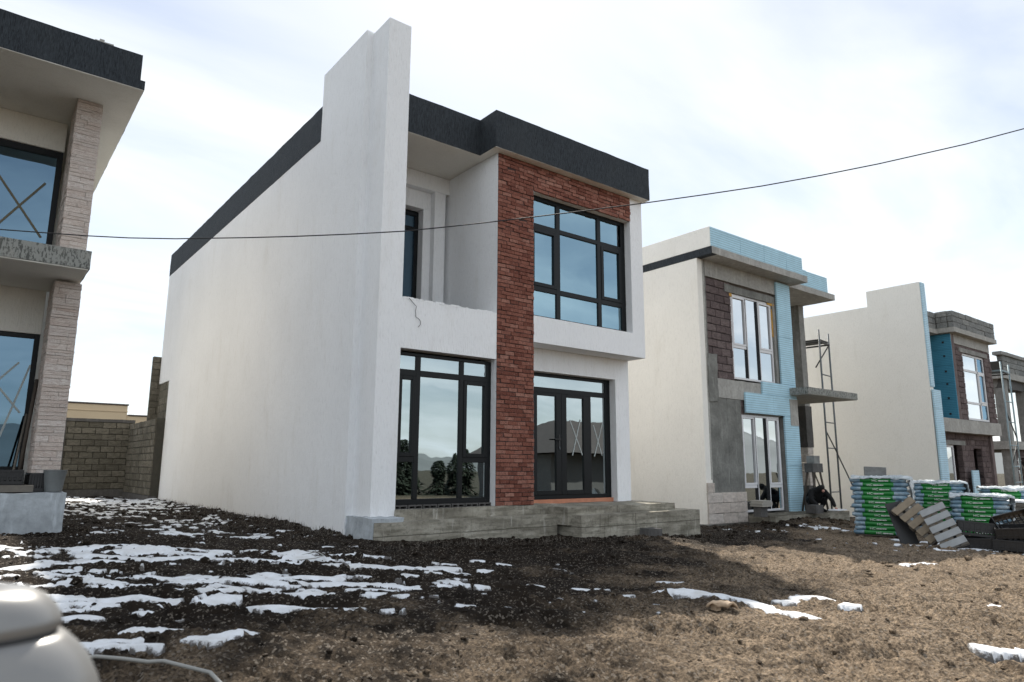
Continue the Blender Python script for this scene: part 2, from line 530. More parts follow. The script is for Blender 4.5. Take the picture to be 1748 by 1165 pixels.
class Box:
    """collects boxes in world space; build() makes them ONE mesh part"""
    def __init__(self): self.b = []
    def add(self, x0, x1, y0, y1, z0, z1):
        self.b.append((min(x0, x1), max(x0, x1), min(y0, y1), max(y0, y1), min(z0, z1), max(z0, z1)))
        return self
    def build(self, name, mat, parent=None, bevel=0.006, jit=0.0):
        off = wloc(parent) if parent is not None else Vector((0, 0, 0))
        bm = bmesh.new()
        for (x0, x1, y0, y1, z0, z1) in self.b:
            r = bmesh.ops.create_cube(bm, size=1.0)
            M = Matrix.Translation(Vector(((x0 + x1) / 2, (y0 + y1) / 2, (z0 + z1) / 2)) - off) @ Matrix.Diagonal((x1 - x0, y1 - y0, z1 - z0, 1))
            bmesh.ops.transform(bm, matrix=M, verts=r['verts'])
            if bevel:
                w = min(bevel, 0.3 * min(x1 - x0, y1 - y0, z1 - z0))
                ed = list({e for v in r['verts'] for e in v.link_edges})
                bmesh.ops.bevel(bm, geom=ed, offset=w, segments=1, affect='EDGES', profile=0.5)
        me = bpy.data.meshes.new(name)
        bm.to_mesh(me); bm.free()
        return link_mesh(name, me, mat, parent)

def box(name, mat, parent, x0, x1, y0, y1, z0, z1, bevel=0.006):
    return Box().add(x0, x1, y0, y1, z0, z1).build(name, mat, parent, bevel)

def rough_box(name, mat, parent, x0, x1, y0, y1, z0, z1, amp=0.012, step=0.12, seed=0):
    """a cast block with uneven faces and worn edges: subdivided box, vertices pushed by noise"""
    rg = np.random.default_rng(seed + 5)
    bm = bmesh.new()
    nx = max(1, int((x1 - x0) / step)); ny = max(1, int((y1 - y0) / step)); nz_ = max(1, int((z1 - z0) / step))
    def face(o, a, b, na, nb):
        o = Vector(o); a = Vector(a); b = Vector(b)
        g = [[bm.verts.new(o + a * (i / na) + b * (j / nb)) for j in range(nb + 1)] for i in range(na + 1)]
        for i in range(na):
            for j in range(nb):
                bm.faces.new((g[i][j], g[i + 1][j], g[i + 1][j + 1], g[i][j + 1]))
    dx, dy, dz = x1 - x0, y1 - y0, z1 - z0
    face((x0, y0, z0), (dx, 0, 0), (0, 0, dz), nx, nz_)
    face((x1, y1, z0), (-dx, 0, 0), (0, 0, dz), nx, nz_)
    face((x0, y1, z0), (0, -dy, 0), (0, 0, dz), ny, nz_)
    face((x1, y0, z0), (0, dy, 0), (0, 0, dz), ny, nz_)
    face((x0, y0, z1), (dx, 0, 0), (0, dy, 0), nx, ny)
    face((x0, y1, z0), (dx, 0, 0), (0, -dy, 0), nx, ny)
    bmesh.ops.remove_doubles(bm, verts=bm.verts, dist=1e-4)
    off = wloc(parent) if parent is not None else Vector((0, 0, 0))
    from mathutils import noise as mn
    for v in bm.verts:
        q = v.co * 3.1 + Vector((seed * 7.3, 0, 0))
        d = Vector(mn.noise_vector(q)) * amp + Vector(mn.noise_vector(q * 4.3)) * amp * 0.6
        v.co = v.co + d - off
    bm.normal_update()
    for e in bm.edges: e.smooth = e.calc_face_angle(0.0) < 0.65
    for f_ in bm.faces: f_.smooth = True
    me = bpy.data.meshes.new(name)
    bm.to_mesh(me); bm.free()
    return link_mesh(name, me, mat, parent)

def unit_block(key, jit, seed, bev=0.03):
    rg = np.random.default_rng(seed)
    bm = bmesh.new()
    bmesh.ops.create_cube(bm, size=1.0)
    for v in bm.verts:
        v.co += Vector(rg.uniform(-jit, jit, 3))
    bmesh.ops.bevel(bm, geom=list(bm.edges), offset=bev, segments=1, affect='EDGES', profile=0.5)
    me = bpy.data.meshes.new(key)
    bm.to_mesh(me); bm.free()
    return me

_UB = {}
def blocks_for(mat, n=5, jit=0.03, bev=0.03):
    if mat not in _UB:
        L = []
        for i in range(n):
            me = unit_block('block_' + mat, jit, 100 + i, bev)
            me.materials.append(MATS[mat])
            L.append(me)
        _UB[mat] = L
    return _UB[mat]

def lay(parent, name, mat, axis, plane, a0, a1, z0, z1, course, length, depth, joint=0.01, proud=0.006,
        holes=(), sgn=-1, offset=0.5, jit=0.03, limit=None, vary=0.0, seed=0, rowjit=0.0):
    """lay courses of pieces on a wall. axis 'y': wall faces -y at y=plane and runs along x; axis 'x': faces -x and runs along y.
    Each piece is an object of its own, child of parent, sharing a handful of meshes. Returns the list."""
    rg = random.Random(seed * 31 + 3)
    ms = blocks_for(mat, jit=jit)
    off = wloc(parent)
    out = []
    nrow = max(1, int(round((z1 - z0) / course)))
    ch = (z1 - z0) / nrow
    for r in range(nrow):
        zb = z0 + r * ch + joint / 2
        zt = z0 + (r + 1) * ch - joint / 2
        a = a0 - (offset * length if r % 2 else 0.0) - (rg.random() * vary * length)
        while a < a1 - 1e-6:
            L = length * (1 + rg.uniform(-vary, vary))
            s, e = max(a, a0), min(a + L, a1)
            a += L
            segs = [(s, e, zb, zt)]
            for (h0, h1, k0, k1) in holes:
                ns = []
                for (p, q, u, w) in segs:
                    if q <= h0 or p >= h1 or w <= k0 or u >= k1:
                        ns.append((p, q, u, w)); continue
                    if p < h0: ns.append((p, h0, u, w))
                    if q > h1: ns.append((h1, q, u, w))
                    m0, m1 = max(p, h0), min(q, h1)
                    if u < k0 and k0 - u > .02: ns.append((m0, m1, u, k0))
                    if w > k1 and w - k1 > .02: ns.append((m0, m1, k1, w))
                segs = ns
            for (p, q, u, w) in segs:
                if q - p < 0.03: continue
                wdt = q - p - joint
                if wdt < 0.02: continue
                pr = rg.uniform(-proud, proud)
                c = (p + q) / 2
                zc = (u + w) / 2 + rg.uniform(-rowjit, rowjit)
                if axis == 'y':
                    loc = Vector((c, plane + sgn * pr + (-sgn) * depth / 2, zc)); sc = (wdt, depth, w - u)
                else:
                    loc = Vector((plane + sgn * pr + (-sgn) * depth / 2, c, zc)); sc = (depth, wdt, w - u)
                o = bpy.data.objects.new(name, rg.choice(ms))
                COL.objects.link(o)
                o.parent = parent
                o.location = loc - off
                o.scale = sc
                o.rotation_euler = (rg.uniform(-.006, .006), rg.uniform(-.008, .008), rg.uniform(-.006, .006))
                out.append(o)
    return out

def join_rest(objs, keep, name, parent, mat):
    """past the limit: the pieces beyond the first `keep` become one part, kind stuff"""
    if len(objs) <= keep: return
    rest = objs[keep:]
    bm = bmesh.new()
    for o in rest:
        t = o.data.copy()
        t.transform(Matrix.LocRotScale(o.location, o.rotation_euler, o.scale))
        bm.from_mesh(t)
        bpy.data.meshes.remove(t)
        bpy.data.objects.remove(o)
    me = bpy.data.meshes.new(name)
    bm.to_mesh(me); bm.free()
    me.materials.clear()
    me.materials.append(MATS[mat])
    o = link_mesh(name, me, None, parent)
    o['kind'] = 'stuff'
    return o

def tube(name, pts, rad, mat, parent=None, seg=6, cyclic=False):
    """round bar along world points, as a mesh"""
    off = wloc(parent) if parent is not None else Vector((0, 0, 0))
    P = [Vector(p) for p in pts]
    V, F = [], []
    prev = None
    for i, p in enumerate(P):
        d = (P[min(i + 1, len(P) - 1)] - P[max(i - 1, 0)]).normalized()
        if prev is None:
            a = Vector((0, 0, 1)) if abs(d.z) < 0.9 else Vector((1, 0, 0))
            n = d.cross(a).normalized()
        else:
            n = (prev - d * prev.dot(d)).normalized()
        prev = n
        b = d.cross(n)
        rr = rad[i] if isinstance(rad, (list, tuple)) else rad
        for k in range(seg):
            t = 2 * math.pi * k / seg
            V.append(p - off + (n * math.cos(t) + b * math.sin(t)) * rr)
    for i in range(len(P) - 1):
        for k in range(seg):
            F.append((i * seg + k, i * seg + (k + 1) % seg, (i + 1) * seg + (k + 1) % seg, (i + 1) * seg + k))
    F.append(tuple(range(seg))[::-1]); F.append(tuple((len(P) - 1) * seg + k for k in range(seg)))
    me = bpy.data.meshes.new(name)
    me.from_pydata([tuple(v) for v in V], [], F); me.update()
    for p in me.polygons: p.use_smooth = True
    return link_mesh(name, me, mat, parent)

def window(parent, y, bars, sashes, panes, fmat, gmat, name='window', depth=0.075, sdepth=0.06, label=None):
    """a window in a wall that faces -y. bars: fixed frame; sashes: opening lights (outer rect, stile width); panes: glass rects.
    window > (frame bars in the window mesh), sash, pane"""
    B = Box()
    for (x0, x1, z0, z1) in bars: B.add(x0, x1, y, y + depth, z0, z1)
    w = B.build(name, fmat, parent, 0.004)
    if label: w['label'] = label
    off = wloc(parent)
    for (x0, x1, z0, z1, s) in sashes:
        Sx = Box()
        ys = y - 0.012
        Sx.add(x0, x0 + s, ys, ys + sdepth, z0, z1).add(x1 - s, x1, ys, ys + sdepth, z0, z1)
        Sx.add(x0 + s, x1 - s, ys, ys + sdepth, z0, z0 + s).add(x0 + s, x1 - s, ys, ys + sdepth, z1 - s, z1)
        o = Sx.build('sash', fmat, parent, 0.004)
        o.parent = w
    for i, (x0, x1, z0, z1) in enumerate(panes):
        g = gmat[i] if isinstance(gmat, (list, tuple)) else gmat
        o = Box().add(x0 - .008, x1 + .008, y + 0.028, y + 0.036, z0 - .008, z1 + .008).build('pane', g, parent, 0)
        o.parent = w
        t = random.uniform(-1, 1) * 0.0025
        o.rotation_euler = (0, 0, 0)
    return w

def tape(parent, w, p, q, y, mat, width=0.03):
    """strip of tape stuck to a pane, from (x,z) p to q"""
    d = Vector((q[0] - p[0], 0, q[1] - p[1])); L = d.length; d.normalize()
    n = Vector((-d.z, 0, d.x)) * width / 2
    a = Vector((p[0], y, p[1])); b = Vector((q[0], y, q[1]))
    V = [a - n, b - n, b + n, a + n]; V += [v + Vector((0, .003, 0)) for v in V]
    F = [(0, 1, 2, 3), (7, 6, 5, 4), (0, 4, 5, 1), (1, 5, 6, 2), (2, 6, 7, 3), (3, 7, 4, 0)]
    o = from_data('tape_strip', V, F, mat, parent)
    o.parent = w
    return o

# ------------------------------------------------------------------ noise for the ground
_perm = RNG.permutation(512)
_grad = np.stack([np.cos(np.linspace(0, 2 * np.pi, 64, endpoint=False)), np.sin(np.linspace(0, 2 * np.pi, 64, endpoint=False))], 1)
def perlin(x, y):
    xi = np.floor(x).astype(np.int64); yi = np.floor(y).astype(np.int64)
    xf = x - xi; yf = y - yi
    def h(i, j): return _grad[_perm[(_perm[i & 511] + j) & 511] & 63]
    u = xf * xf * xf * (xf * (xf * 6 - 15) + 10); v = yf * yf * yf * (yf * (yf * 6 - 15) + 10)
    def dg(i, j, a, b):
        g = h(i, j); return g[..., 0] * a + g[..., 1] * b
    n00 = dg(xi, yi, xf, yf); n10 = dg(xi + 1, yi, xf - 1, yf)
    n01 = dg(xi, yi + 1, xf, yf - 1); n11 = dg(xi + 1, yi + 1, xf - 1, yf - 1)
    return (n00 * (1 - u) + n10 * u) * (1 - v) + (n01 * (1 - u) + n11 * u) * v
def fbm(x, y, oct=4, gain=0.5):
    s = 0; a = 1
    for i in range(oct):
        s = s + a * perlin(x * 2 ** i + 17.3 * i, y * 2 ** i - 9.1 * i); a *= gain
    return s

def ground_base(x, y):
    x = np.asarray(x, float); y = np.asarray(y, float)
    z = 0.02 - 0.03 * np.clip(x, -8, 25) + 0.02 * np.clip(y, -12, 0)
    # spoil heaped in front of the second house's threshold
    z = z + 0.20 * np.exp(-(((x - 12.6) / 2.2) ** 2 + ((y - 0.35) / 0.7) ** 2))
    # soil banked along the side of the white house
    z = z + 0.07 * np.exp(-((x + 0.15) / 0.45) ** 2) * ((y > 0.3) & (y < 13.2))
    return z

E1 = np.array([math.cos(YAW), -math.sin(YAW)])      # the ruts left by vehicles run along this direction
E2 = np.array([math.sin(YAW), math.cos(YAW)])
def ground_z(x, y, fine=True):
    x = np.asarray(x, float); y = np.asarray(y, float)
    a = x * E1[0] + y * E1[1]; b = x * E2[0] + y * E2[1]
    z = ground_base(x, y)
    z = z + 0.05 * fbm(x * .35, y * .35, 3)
    # ruts and clods stretched along the track
    near = 1 / (1 + ((x - 2) ** 2 + (y + 4) ** 2) / 900)
    z = z + near * (0.060 * fbm(a * .55 + 3, b * 2.1, 3) + 0.040 * np.abs(fbm(a * 1.6, b * 3.6 + 7, 2)))
    if not fine: return z
    z = z + near * 0.040 * fbm(a * 6, b * 11, 4, 0.66) * (0.35 + 1.3 * np.clip(0.5 + fbm(x * .8 + 9, y * .8, 2), 0, 1))
    # wheel ruts crossing the yard, with soil pushed up along their edges
    bb = b + 0.07 * a + 0.18 * fbm(a * .35 + 2, a * 0 + 4.4, 2)
    for b0 in (-4.95, -3.55, -6.3):
        q = (bb - b0) / 0.16
        w_ = np.clip(0.55 + 1.1 * fbm(a * .5 + b0, b * .5, 2), 0, 1) * near
        tread = 0.008 * np.sin(a * 42 + q * 2.2) * np.exp(-q * q)
        z = z + w_ * (-0.050 * np.exp(-q * q) + 0.030 * np.exp(-(np.abs(q) - 1.5) ** 2 * 2.5) + tread)
    # hoof and foot marks: small pits
    p = fbm(x * 2.6 + 40, y * 2.6 - 12, 2)
    z = z - near * 0.20 * np.clip(p - 0.24, 0, 0.35)
    return z

def seg_dist(x, y, P):
    d = np.full(x.shape, 1e9)
    for (p, q) in zip(P[:-1], P[1:]):
        p = np.array(p); q = np.array(q); L = q - p
        t = np.clip(((x - p[0]) * L[0] + (y - p[1]) * L[1]) / max(1e-9, L @ L), 0, 1)
        d = np.minimum(d, np.hypot(x - p[0] - t * L[0], y - p[1] - t * L[1]))
    return d

SNOW_ELL = [  # centre, half axes along / across the track, weight
    ((-1.7, 13.0), (3.2, 4.0), 0.62), ((-1.6, 8.5), (1.6, 3.5), 0.50), ((-1.5, 4.2), (1.5, 3.0), 0.40), ((-1.7, 1.4), (1.3, 1.2), 0.46),
    ((-2.9, -0.7), (2.6, 0.62), 0.66), ((-4.4, 0.3), (1.8, 0.8), 0.42),
    ((-1.9, -1.7), (2.1, 0.34), 0.40), ((-3.2, -2.6), (2.9, 0.72), 0.50), ((-0.9, -2.75), (0.85, 0.16), 0.72), ((-1.7, -3.5), (1.5, 0.28), 0.44),
    ((-4.1, -3.3), (0.9, 0.45), 0.55), ((-2.6, -4.25), (0.45, 0.22), 0.48), ((-3.3, -3.6), (1.6, 0.35), 0.24),
    ((0.9, -3.2), (1.7, 0.7), 0.10), ((-3.75, -4.6), (0.35, 0.18), 0.50), ((-3.4, -5.0), (0.22, 0.1), 0.6),
    ((8.6, -0.6), (1.6, 0.5), 0.36), ((11.6, -0.7), (0.9, 0.5), 0.55), ((8.9, -3.0), (1.6, 0.5), 0.36), ((9.2, -4.4), (1.0, 0.35), 0.48), ((7.6, -3.5), (1.2, 0.3), 0.30),
]
SNOW_LINE = [
    ([(-1.47, -2.55), (-0.86, -2.56), (-0.37, -2.85)], 0.075, 0.9),
    ([(-2.75, -4.27), (-2.57, -4.32), (-2.45, -4.51)], 0.075, 0.9),
    ([(-3.89, -4.54), (-3.76, -4.47), (-3.68, -4.62)], 0.075, 0.9),
    ([(-3.61, -4.91), (-3.51, -5.03)], 0.075, 0.9),
    ([(-4.1, -4.68), (-4.01, -4.78)], 0.075, 0.9),
    ([(-2.75, -3.34), (-2.49, -3.57), (-2.27, -3.79)], 0.075, 0.9),
    ([(-2.08, -3.35), (-1.69, -3.49), (-1.49, -3.78)], 0.075, 0.9),
    ([(-3.77, -3.25), (-3.57, -3.24), (-3.41, -3.47)], 0.075, 0.9),
    ([(-4.26, -3.4), (-4.02, -3.38), (-3.83, -3.61)], 0.075, 0.9),
    ([(-3.24, -2.87), (-2.79, -2.81), (-2.44, -3.16)], 0.075, 0.9),
    ([(-4.19, -2.33), (-3.85, -2.29), (-3.61, -2.58)], 0.075, 0.9),
    ([(-4.17, -3.86), (-3.98, -3.92)], 0.075, 0.9),
    ([(-3.22, -3.62), (-2.98, -3.63)], 0.075, 0.9),
    ([(-2.26, -2.82), (-1.87, -3.13)], 0.075, 0.9),
    ([(-4.34, -1.01), (-3.84, -0.88), (-3.42, -1.22)], 0.075, 0.9),
    ([(-0.01, -2.62), (0.09, -2.7)], 0.035, 0.8),
    ([(-0.19, -3.04), (-0.09, -3.12)], 0.035, 0.8),
    ([(0.2, -2.85), (0.3, -2.93)], 0.035, 0.8),
    ([(-1.56, -4.65), (-1.46, -4.73)], 0.035, 0.8),
    ([(-0.3, -4.01), (-0.2, -4.09)], 0.035, 0.8),
    ([(-0.07, -4.4), (0.03, -4.48)], 0.035, 0.8),
    ([(0.27, -4.37), (0.37, -4.45)], 0.035, 0.8),
    ([(0.14, -4.79), (0.24, -4.87)], 0.035, 0.8),
    ([(0.83, -3.1), (0.93, -3.18)], 0.035, 0.8),
    ([(1.21, -4.35), (1.31, -4.43)], 0.035, 0.8),
    ([(1.21, -4.51), (1.31, -4.59)], 0.035, 0.8),
    ([(-1.25, -3.23), (-1.15, -3.31)], 0.035, 0.8),
    ([(-0.94, -3.16), (-0.84, -3.24)], 0.035, 0.8),
    ([(-1.97, -3.91), (-1.87, -3.99)], 0.035, 0.8),
    ([(-3.98, -4.87), (-3.88, -4.95)], 0.035, 0.8),
    ([(-0.61, -0.65), (-0.51, -0.73)], 0.035, 0.8),
    ([(-1.06, -0.84), (-0.96, -0.92)], 0.035, 0.8),
    ([(0.62, -4.86), (0.83, -5.2), (0.90, -5.52), (0.86, -5.9), (0.82, -6.28)], 0.10, 1.0),
    ([(1.50, -5.74), (1.68, -5.72), (1.80, -5.93)], 0.085, 0.9), ([(1.30, -5.68), (1.45, -5.80)], 0.06, 0.8),
    ([(1.66, -6.14), (1.72, -6.2)], 0.075, 0.9), ([(0.93, -7.48), (1.12, -7.66)], 0.085, 1.0), ([(0.86, -6.05), (0.70, -6.02)], 0.035, 0.8),
    ([(5.5, -5.0), (6.3, -5.1)], 0.05, 0.7), ([(2.8, -6.9), (3.0, -6.95)], 0.04, 0.7), ([(3.3, -7.1), (3.4, -7.15)], 0.05, 0.7),
    ([(-3.85, -4.86), (-3.78, -4.9)], 0.045, 0.9), ([(-4.05, -4.62), (-3.85, -4.72)], 0.05, 0.9), ([(-3.50, -4.95), (-3.35, -4.99)], 0.05, 0.9),
    ([(10.2, -2.9), (10.9, -3.6)], 0.13, 0.9), ([(9.6, -4.3), (10.1, -4.7)], 0.12, 0.9),
]
def snow_depth(x, y):
    a = x * E1[0] + y * E1[1]; b = x * E2[0] + y * E2[1]
    n = 0.60 + 0.66 * fbm(a * 1.7 + 5, b * 5.6, 5, 0.62) + 0.18 * fbm(a * 8, b * 13 + 3, 2)
    e = np.zeros_like(x)
    for (c, h, w) in SNOW_ELL:
        ca = c[0] * E1[0] + c[1] * E1[1]; cbb = c[0] * E2[0] + c[1] * E2[1]
        e = np.maximum(e, w * 1.07 * np.exp(-0.5 * (((a - ca) / h[0]) ** 2 + ((b - cbb) / h[1]) ** 2) ** 1.5))
    k = e - n
    k2 = np.full_like(x, -1.0)
    wob = 0.35 * fbm(x * 3.2, y * 3.2, 3)
    for (P, wd, hh) in SNOW_LINE:
        d = seg_dist(x, y, P)
        k2 = np.maximum(k2, (1 - d / wd + wob * 1.4) * 0.30 * hh)
    k = np.maximum(k, k2)
    # no snow under the houses and walls
    inside = ((x > -0.15) & (x < 6.8) & (y > -0.85)) | ((x > 9.2) & (y > 0.9)) | ((x < -3.45) & (y > 2.6)) | ((x > 19.8) & (y > -0.3))
    k = np.where(inside, -1.0, k)
    return np.clip(k, -0.4, 1.0)

def build_ground():
    # polar sheet round the viewing place: dense where the yard is seen, plain far out, all the way to the horizon
    fa = np.concatenate([np.linspace(-math.pi, -1.05, 40, endpoint=False), np.linspace(-1.05, 1.05, 860), np.linspace(1.05, math.pi, 40, endpoint=False)[1:]])
    rr = [0.35]
    while rr[-1] < 45: rr.append(rr[-1] * 1.0068 + 0.001)
    while rr[-1] < 900: rr.append(rr[-1] * 1.18)
    rr = np.array(rr)
    A, Rr = np.meshgrid(fa + YAW, rr)
    X = CAM.x + np.sin(A) * Rr; Y = CAM.y + np.cos(A) * Rr
    Z = ground_z(X, Y)
    Sd = snow_depth(X, Y)
    soil = np.clip(Sd + 0.35, 0, 1)
    nr, na = X.shape
    V = np.stack([X, Y, Z], -1).reshape(-1, 3)
    i = np.arange(nr * na).reshape(nr, na)
    q = np.stack([i[:-1, :-1], i[:-1, 1:], i[1:, 1:], i[1:, :-1]], -1).reshape(-1, 4)
    seam = np.stack([i[:-1, -1], i[:-1, 0], i[1:, 0], i[1:, -1]], -1)
    q = np.concatenate([q, seam])[:, ::-1]
    def mk(name, V, Q, mat, smooth=True):
        me = bpy.data.meshes.new(name)
        me.vertices.add(len(V)); me.vertices.foreach_set('co', V.astype(np.float32).ravel())
        me.loops.add(Q.size); me.loops.foreach_set('vertex_index', Q.astype(np.int32).ravel())
        me.polygons.add(len(Q)); me.polygons.foreach_set('loop_start', (np.arange(len(Q)) * 4).astype(np.int32))
        me.polygons.foreach_set('loop_total', np.full(len(Q), 4, np.int32))
        me.polygons.foreach_set('use_smooth', np.full(len(Q), smooth))
        me.update(calc_edges=True); me.validate()
        return link_mesh(name, me, mat)
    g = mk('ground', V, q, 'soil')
    struct(g)
    # snow lies on it: the same sheet raised by the depth of the snow, its rim sunk into the soil
    k = Sd.reshape(-1)
    on = (k[q] > 0.0).any(1) & (np.hypot(V[q][..., 0].mean(1) - CAM.x, V[q][..., 1].mean(1) - CAM.y) < 42)
    Q = q[on]
    ids = np.unique(Q)
    mapi = -np.ones(len(V), np.int64); mapi[ids] = np.arange(len(ids))
    SV = V[ids].copy()
    kk = k[ids]
    zs = ground_z(SV[:, 0], SV[:, 1], False)
    SV[:, 2] = np.where(kk > 0, np.maximum(zs, SV[:, 2] - 0.012) * .6 + zs * .4 + 0.008 + 0.015 * np.sqrt(np.clip(kk / 0.28, 0, 1)), np.minimum(SV[:, 2], zs) - 0.02 + kk * 0.1)
    s = mk('snow', SV, mapi[Q], 'snow')
    at_ = s.data.attributes.new('depth', 'FLOAT', 'POINT'); at_.data.foreach_set('value', kk.astype(np.float32))
    s['label'] = 'thin white snow left in patches on the dark soil'
    s['category'] = 'snow'
    s['kind'] = 'stuff'
    return g

def soil_mat():
    a = NT('soil')
    v = a.coord((1, 1, 1))
    big = a.noise(0.30, v, 6, 0.6)
    mid = a.noise(1.8, v, 7, 0.65, 0.5)
    fine = a.noise(38, v, 5, 0.7)
    grit = a.voro(70, v)
    gcol = a.voro(70, v, 'Color')
    sepn = a.n('SeparateColor'); a.link(gcol, sepn.inputs[0])
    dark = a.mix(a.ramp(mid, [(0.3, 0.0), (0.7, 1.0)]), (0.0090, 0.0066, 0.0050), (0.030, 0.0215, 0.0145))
    crumb = a.noise(6.5, v, 6, 0.7, 0.6)
    pale_tone = a.mix(a.ramp(fine, [(0.36, 0.0), (0.62, 1.0)]), (0.062, 0.045, 0.031), (0.36, 0.275, 0.19))  # pale tone painted for soil in sun; the dark one is for shade
    pale_tone = a.mix(a.ramp(crumb, [(0.34, 0.75), (0.52, 0.0)]), pale_tone, (0.045, 0.032, 0.022))
    # house shade painted into the soil: dark by the houses, sunlit pale further out
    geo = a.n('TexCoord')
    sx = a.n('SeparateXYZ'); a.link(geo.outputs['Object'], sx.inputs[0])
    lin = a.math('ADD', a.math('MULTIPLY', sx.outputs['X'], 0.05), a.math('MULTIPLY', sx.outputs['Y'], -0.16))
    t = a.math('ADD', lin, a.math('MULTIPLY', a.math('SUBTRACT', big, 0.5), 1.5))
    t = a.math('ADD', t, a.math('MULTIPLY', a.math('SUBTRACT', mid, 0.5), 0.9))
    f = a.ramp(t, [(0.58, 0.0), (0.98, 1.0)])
    c = a.mix(f, dark, pale_tone)
    # beyond the building plots the land is dull winter pasture
    vl = a.n('VectorMath'); vl.operation = 'DISTANCE'; vl.inputs[1].default_value = (6.0, -2.0, 0.0)
    a.link(geo.outputs['Object'], vl.inputs[0])
    far = a.ramp(a.math('MULTIPLY', vl.outputs['Value'], 0.02), [(0.40, 0.0), (0.62, 1.0)])
    c = a.mix(far, c, a.mix(big, (0.035, 0.034, 0.024), (0.075, 0.068, 0.048)))
    c = a.mix(a.ramp(sepn.outputs[0], [(0.86, 0.0), (0.93, 0.55)]), c, (0.27, 0.235, 0.195))
    c = a.mix(a.ramp(sepn.outputs[1], [(0.80, 0.0), (0.9, 0.6)]), c, (0.022, 0.018, 0.015))
    a.base(c); a.rough(0.9); a.spec(0.12)
    a.bump(grit, -0.75, 0.012)
    a.bump(fine, 0.9, 0.03)
    a.bump(crumb, 0.6, 0.05)
    a.bump(mid, 0.5, 0.06)
    return a.done('soil')
soil_mat()

def snow_mat():
    a = NT('snow')
    v = a.coord((1, 1, 1))
    n = a.noise(6, v, 6, 0.65)
    g = a.noise(55, v, 5, 0.75)
    c = a.mix(a.ramp(n, [(0.35, 0.0), (0.72, 1.0)]), (0.80, 0.83, 0.87), (0.62, 0.62, 0.61))
    # thin rims are wet, granular and dirty: soil shows between the grains
    at_ = a.n('Attribute'); at_.attribute_name = 'depth'
    thin = a.math('SUBTRACT', a.math('MULTIPLY', g, 1.0), a.math('MULTIPLY', at_.outputs['Fac'], 5.0))
    c = a.mix(a.ramp(thin, [(0.22, 0.0), (0.46, 0.92)]), c, (0.055, 0.045, 0.036))
    a.base(c); a.rough(0.7); a.spec(0.3)
    a.bump(g, 0.5, 0.02)
    a.bump(n, 0.4, 0.05)
    return a.done('snow')
snow_mat()
build_ground()

# ================================================================== the finished white house
H = thing('white_house', 'finished white two storey house with red brick strip and dark roof band', 'house', (3.0, 7.0, 0.0))
ZF, ZG = 6.72, 7.42            # soffit and top of the front roof band
BX, X1, WX0, WX1 = 2.275, 6.13, 3.113, 5.764

# load bearing and plastered walls: one continuous skin of render
w = Box()
w.add(-0.117, 0.18, 0.60, 13.25, -0.15, 7.13)                 # side wall
w.add(-0.117, 0.18, 13.25, 14.60, 3.60, 7.13)                 # its upper part reaching further back
w.add(0.0, 0.41, 0.0, 0.60, 0.33, 7.13)                        # front end of the side wall (pilaster)
w.add(0.41, BX, 0.0, 0.26, 2.91, 3.72)                         # lintel and balcony parapet
w.add(BX, WX0, 0.0, 0.47, 0.30, ZF)                            # core behind the brick strip
w.add(BX, BX + 0.22, 0.47, 2.10, 3.31, ZF)                     # side wall of the bay on the balcony
w.add(WX0, X1, 0.0, 0.30, 3.31, 3.80)                          # breast wall under the upper window
w.add(WX1, X1, 0.0, 0.30, 3.80, ZF)                            # pier right of the upper window
w.add(WX0, WX1, 0.004, 0.30, 6.21, ZF)                         # lintel behind the brick
w.add(X1 - 0.22, X1, 0.30, 14.0, 3.31, 7.0)                    # right side wall, upper
w.add(X1 - 0.22, X1, 0.79, 14.0, 0.2, 3.31)                    # right side wall, lower
w.add(5.73, X1, 0.49, 0.79, 0.40, 2.88)                        # pier right of the door
w.add(WX0, X1, 0.49, 0.79, 2.88, 3.31)                         # over the door
w.add(WX0, 3.50, 0.49, 0.79, 0.40, 2.88)
w.add(WX0, X1 - 0.003, 0.30, 0.49, 3.313, 3.44)                # soffit of the overhang
w.add(0.18, X1 - 0.22, 13.8, 14.0, 0.0, 7.0)                   # back wall
w.build('wall', 'stucco_white', H, 0)

# the tall fin on the side wall and its return
f = Box()
f.add(-0.117, 0.20, 0.60, 2.41, 7.13, 8.49)
f.add(0.0, 0.41, 0.0, 0.60, 7.13, 8.45)
f.build('fin_wall', 'stucco_white', H, 0)
# knocked, crumbly coping on the fin
for i in range(26):
    yy = random.uniform(0.02, 2.35)
    xx = random.uniform(-0.08, 0.16) if yy > 0.6 else random.uniform(0.03, 0.38)
    s = random.uniform(0.012, 0.035)
    rough_box('coping_crumb', 'stucco_white', H, xx - s, xx + s, yy - s * 1.6, yy + s * 1.6, 8.445 if yy < .6 else 8.485, (8.445 if yy < .6 else 8.485) + s * 1.2, amp=s * .35, step=s, seed=i)

for i in range(22):                                             # burrs of render along the parapet edge
    xx = 0.45 + (BX - .5) * random.random(); q_ = random.uniform(.012, .03)
    rough_box('render_burr', 'stucco_white', H, xx - q_ * 1.8, xx + q_ * 1.8, -0.002, 0.03, 3.705, 3.72 + q_ * .7, q_ * .3, q_, 300 + i)
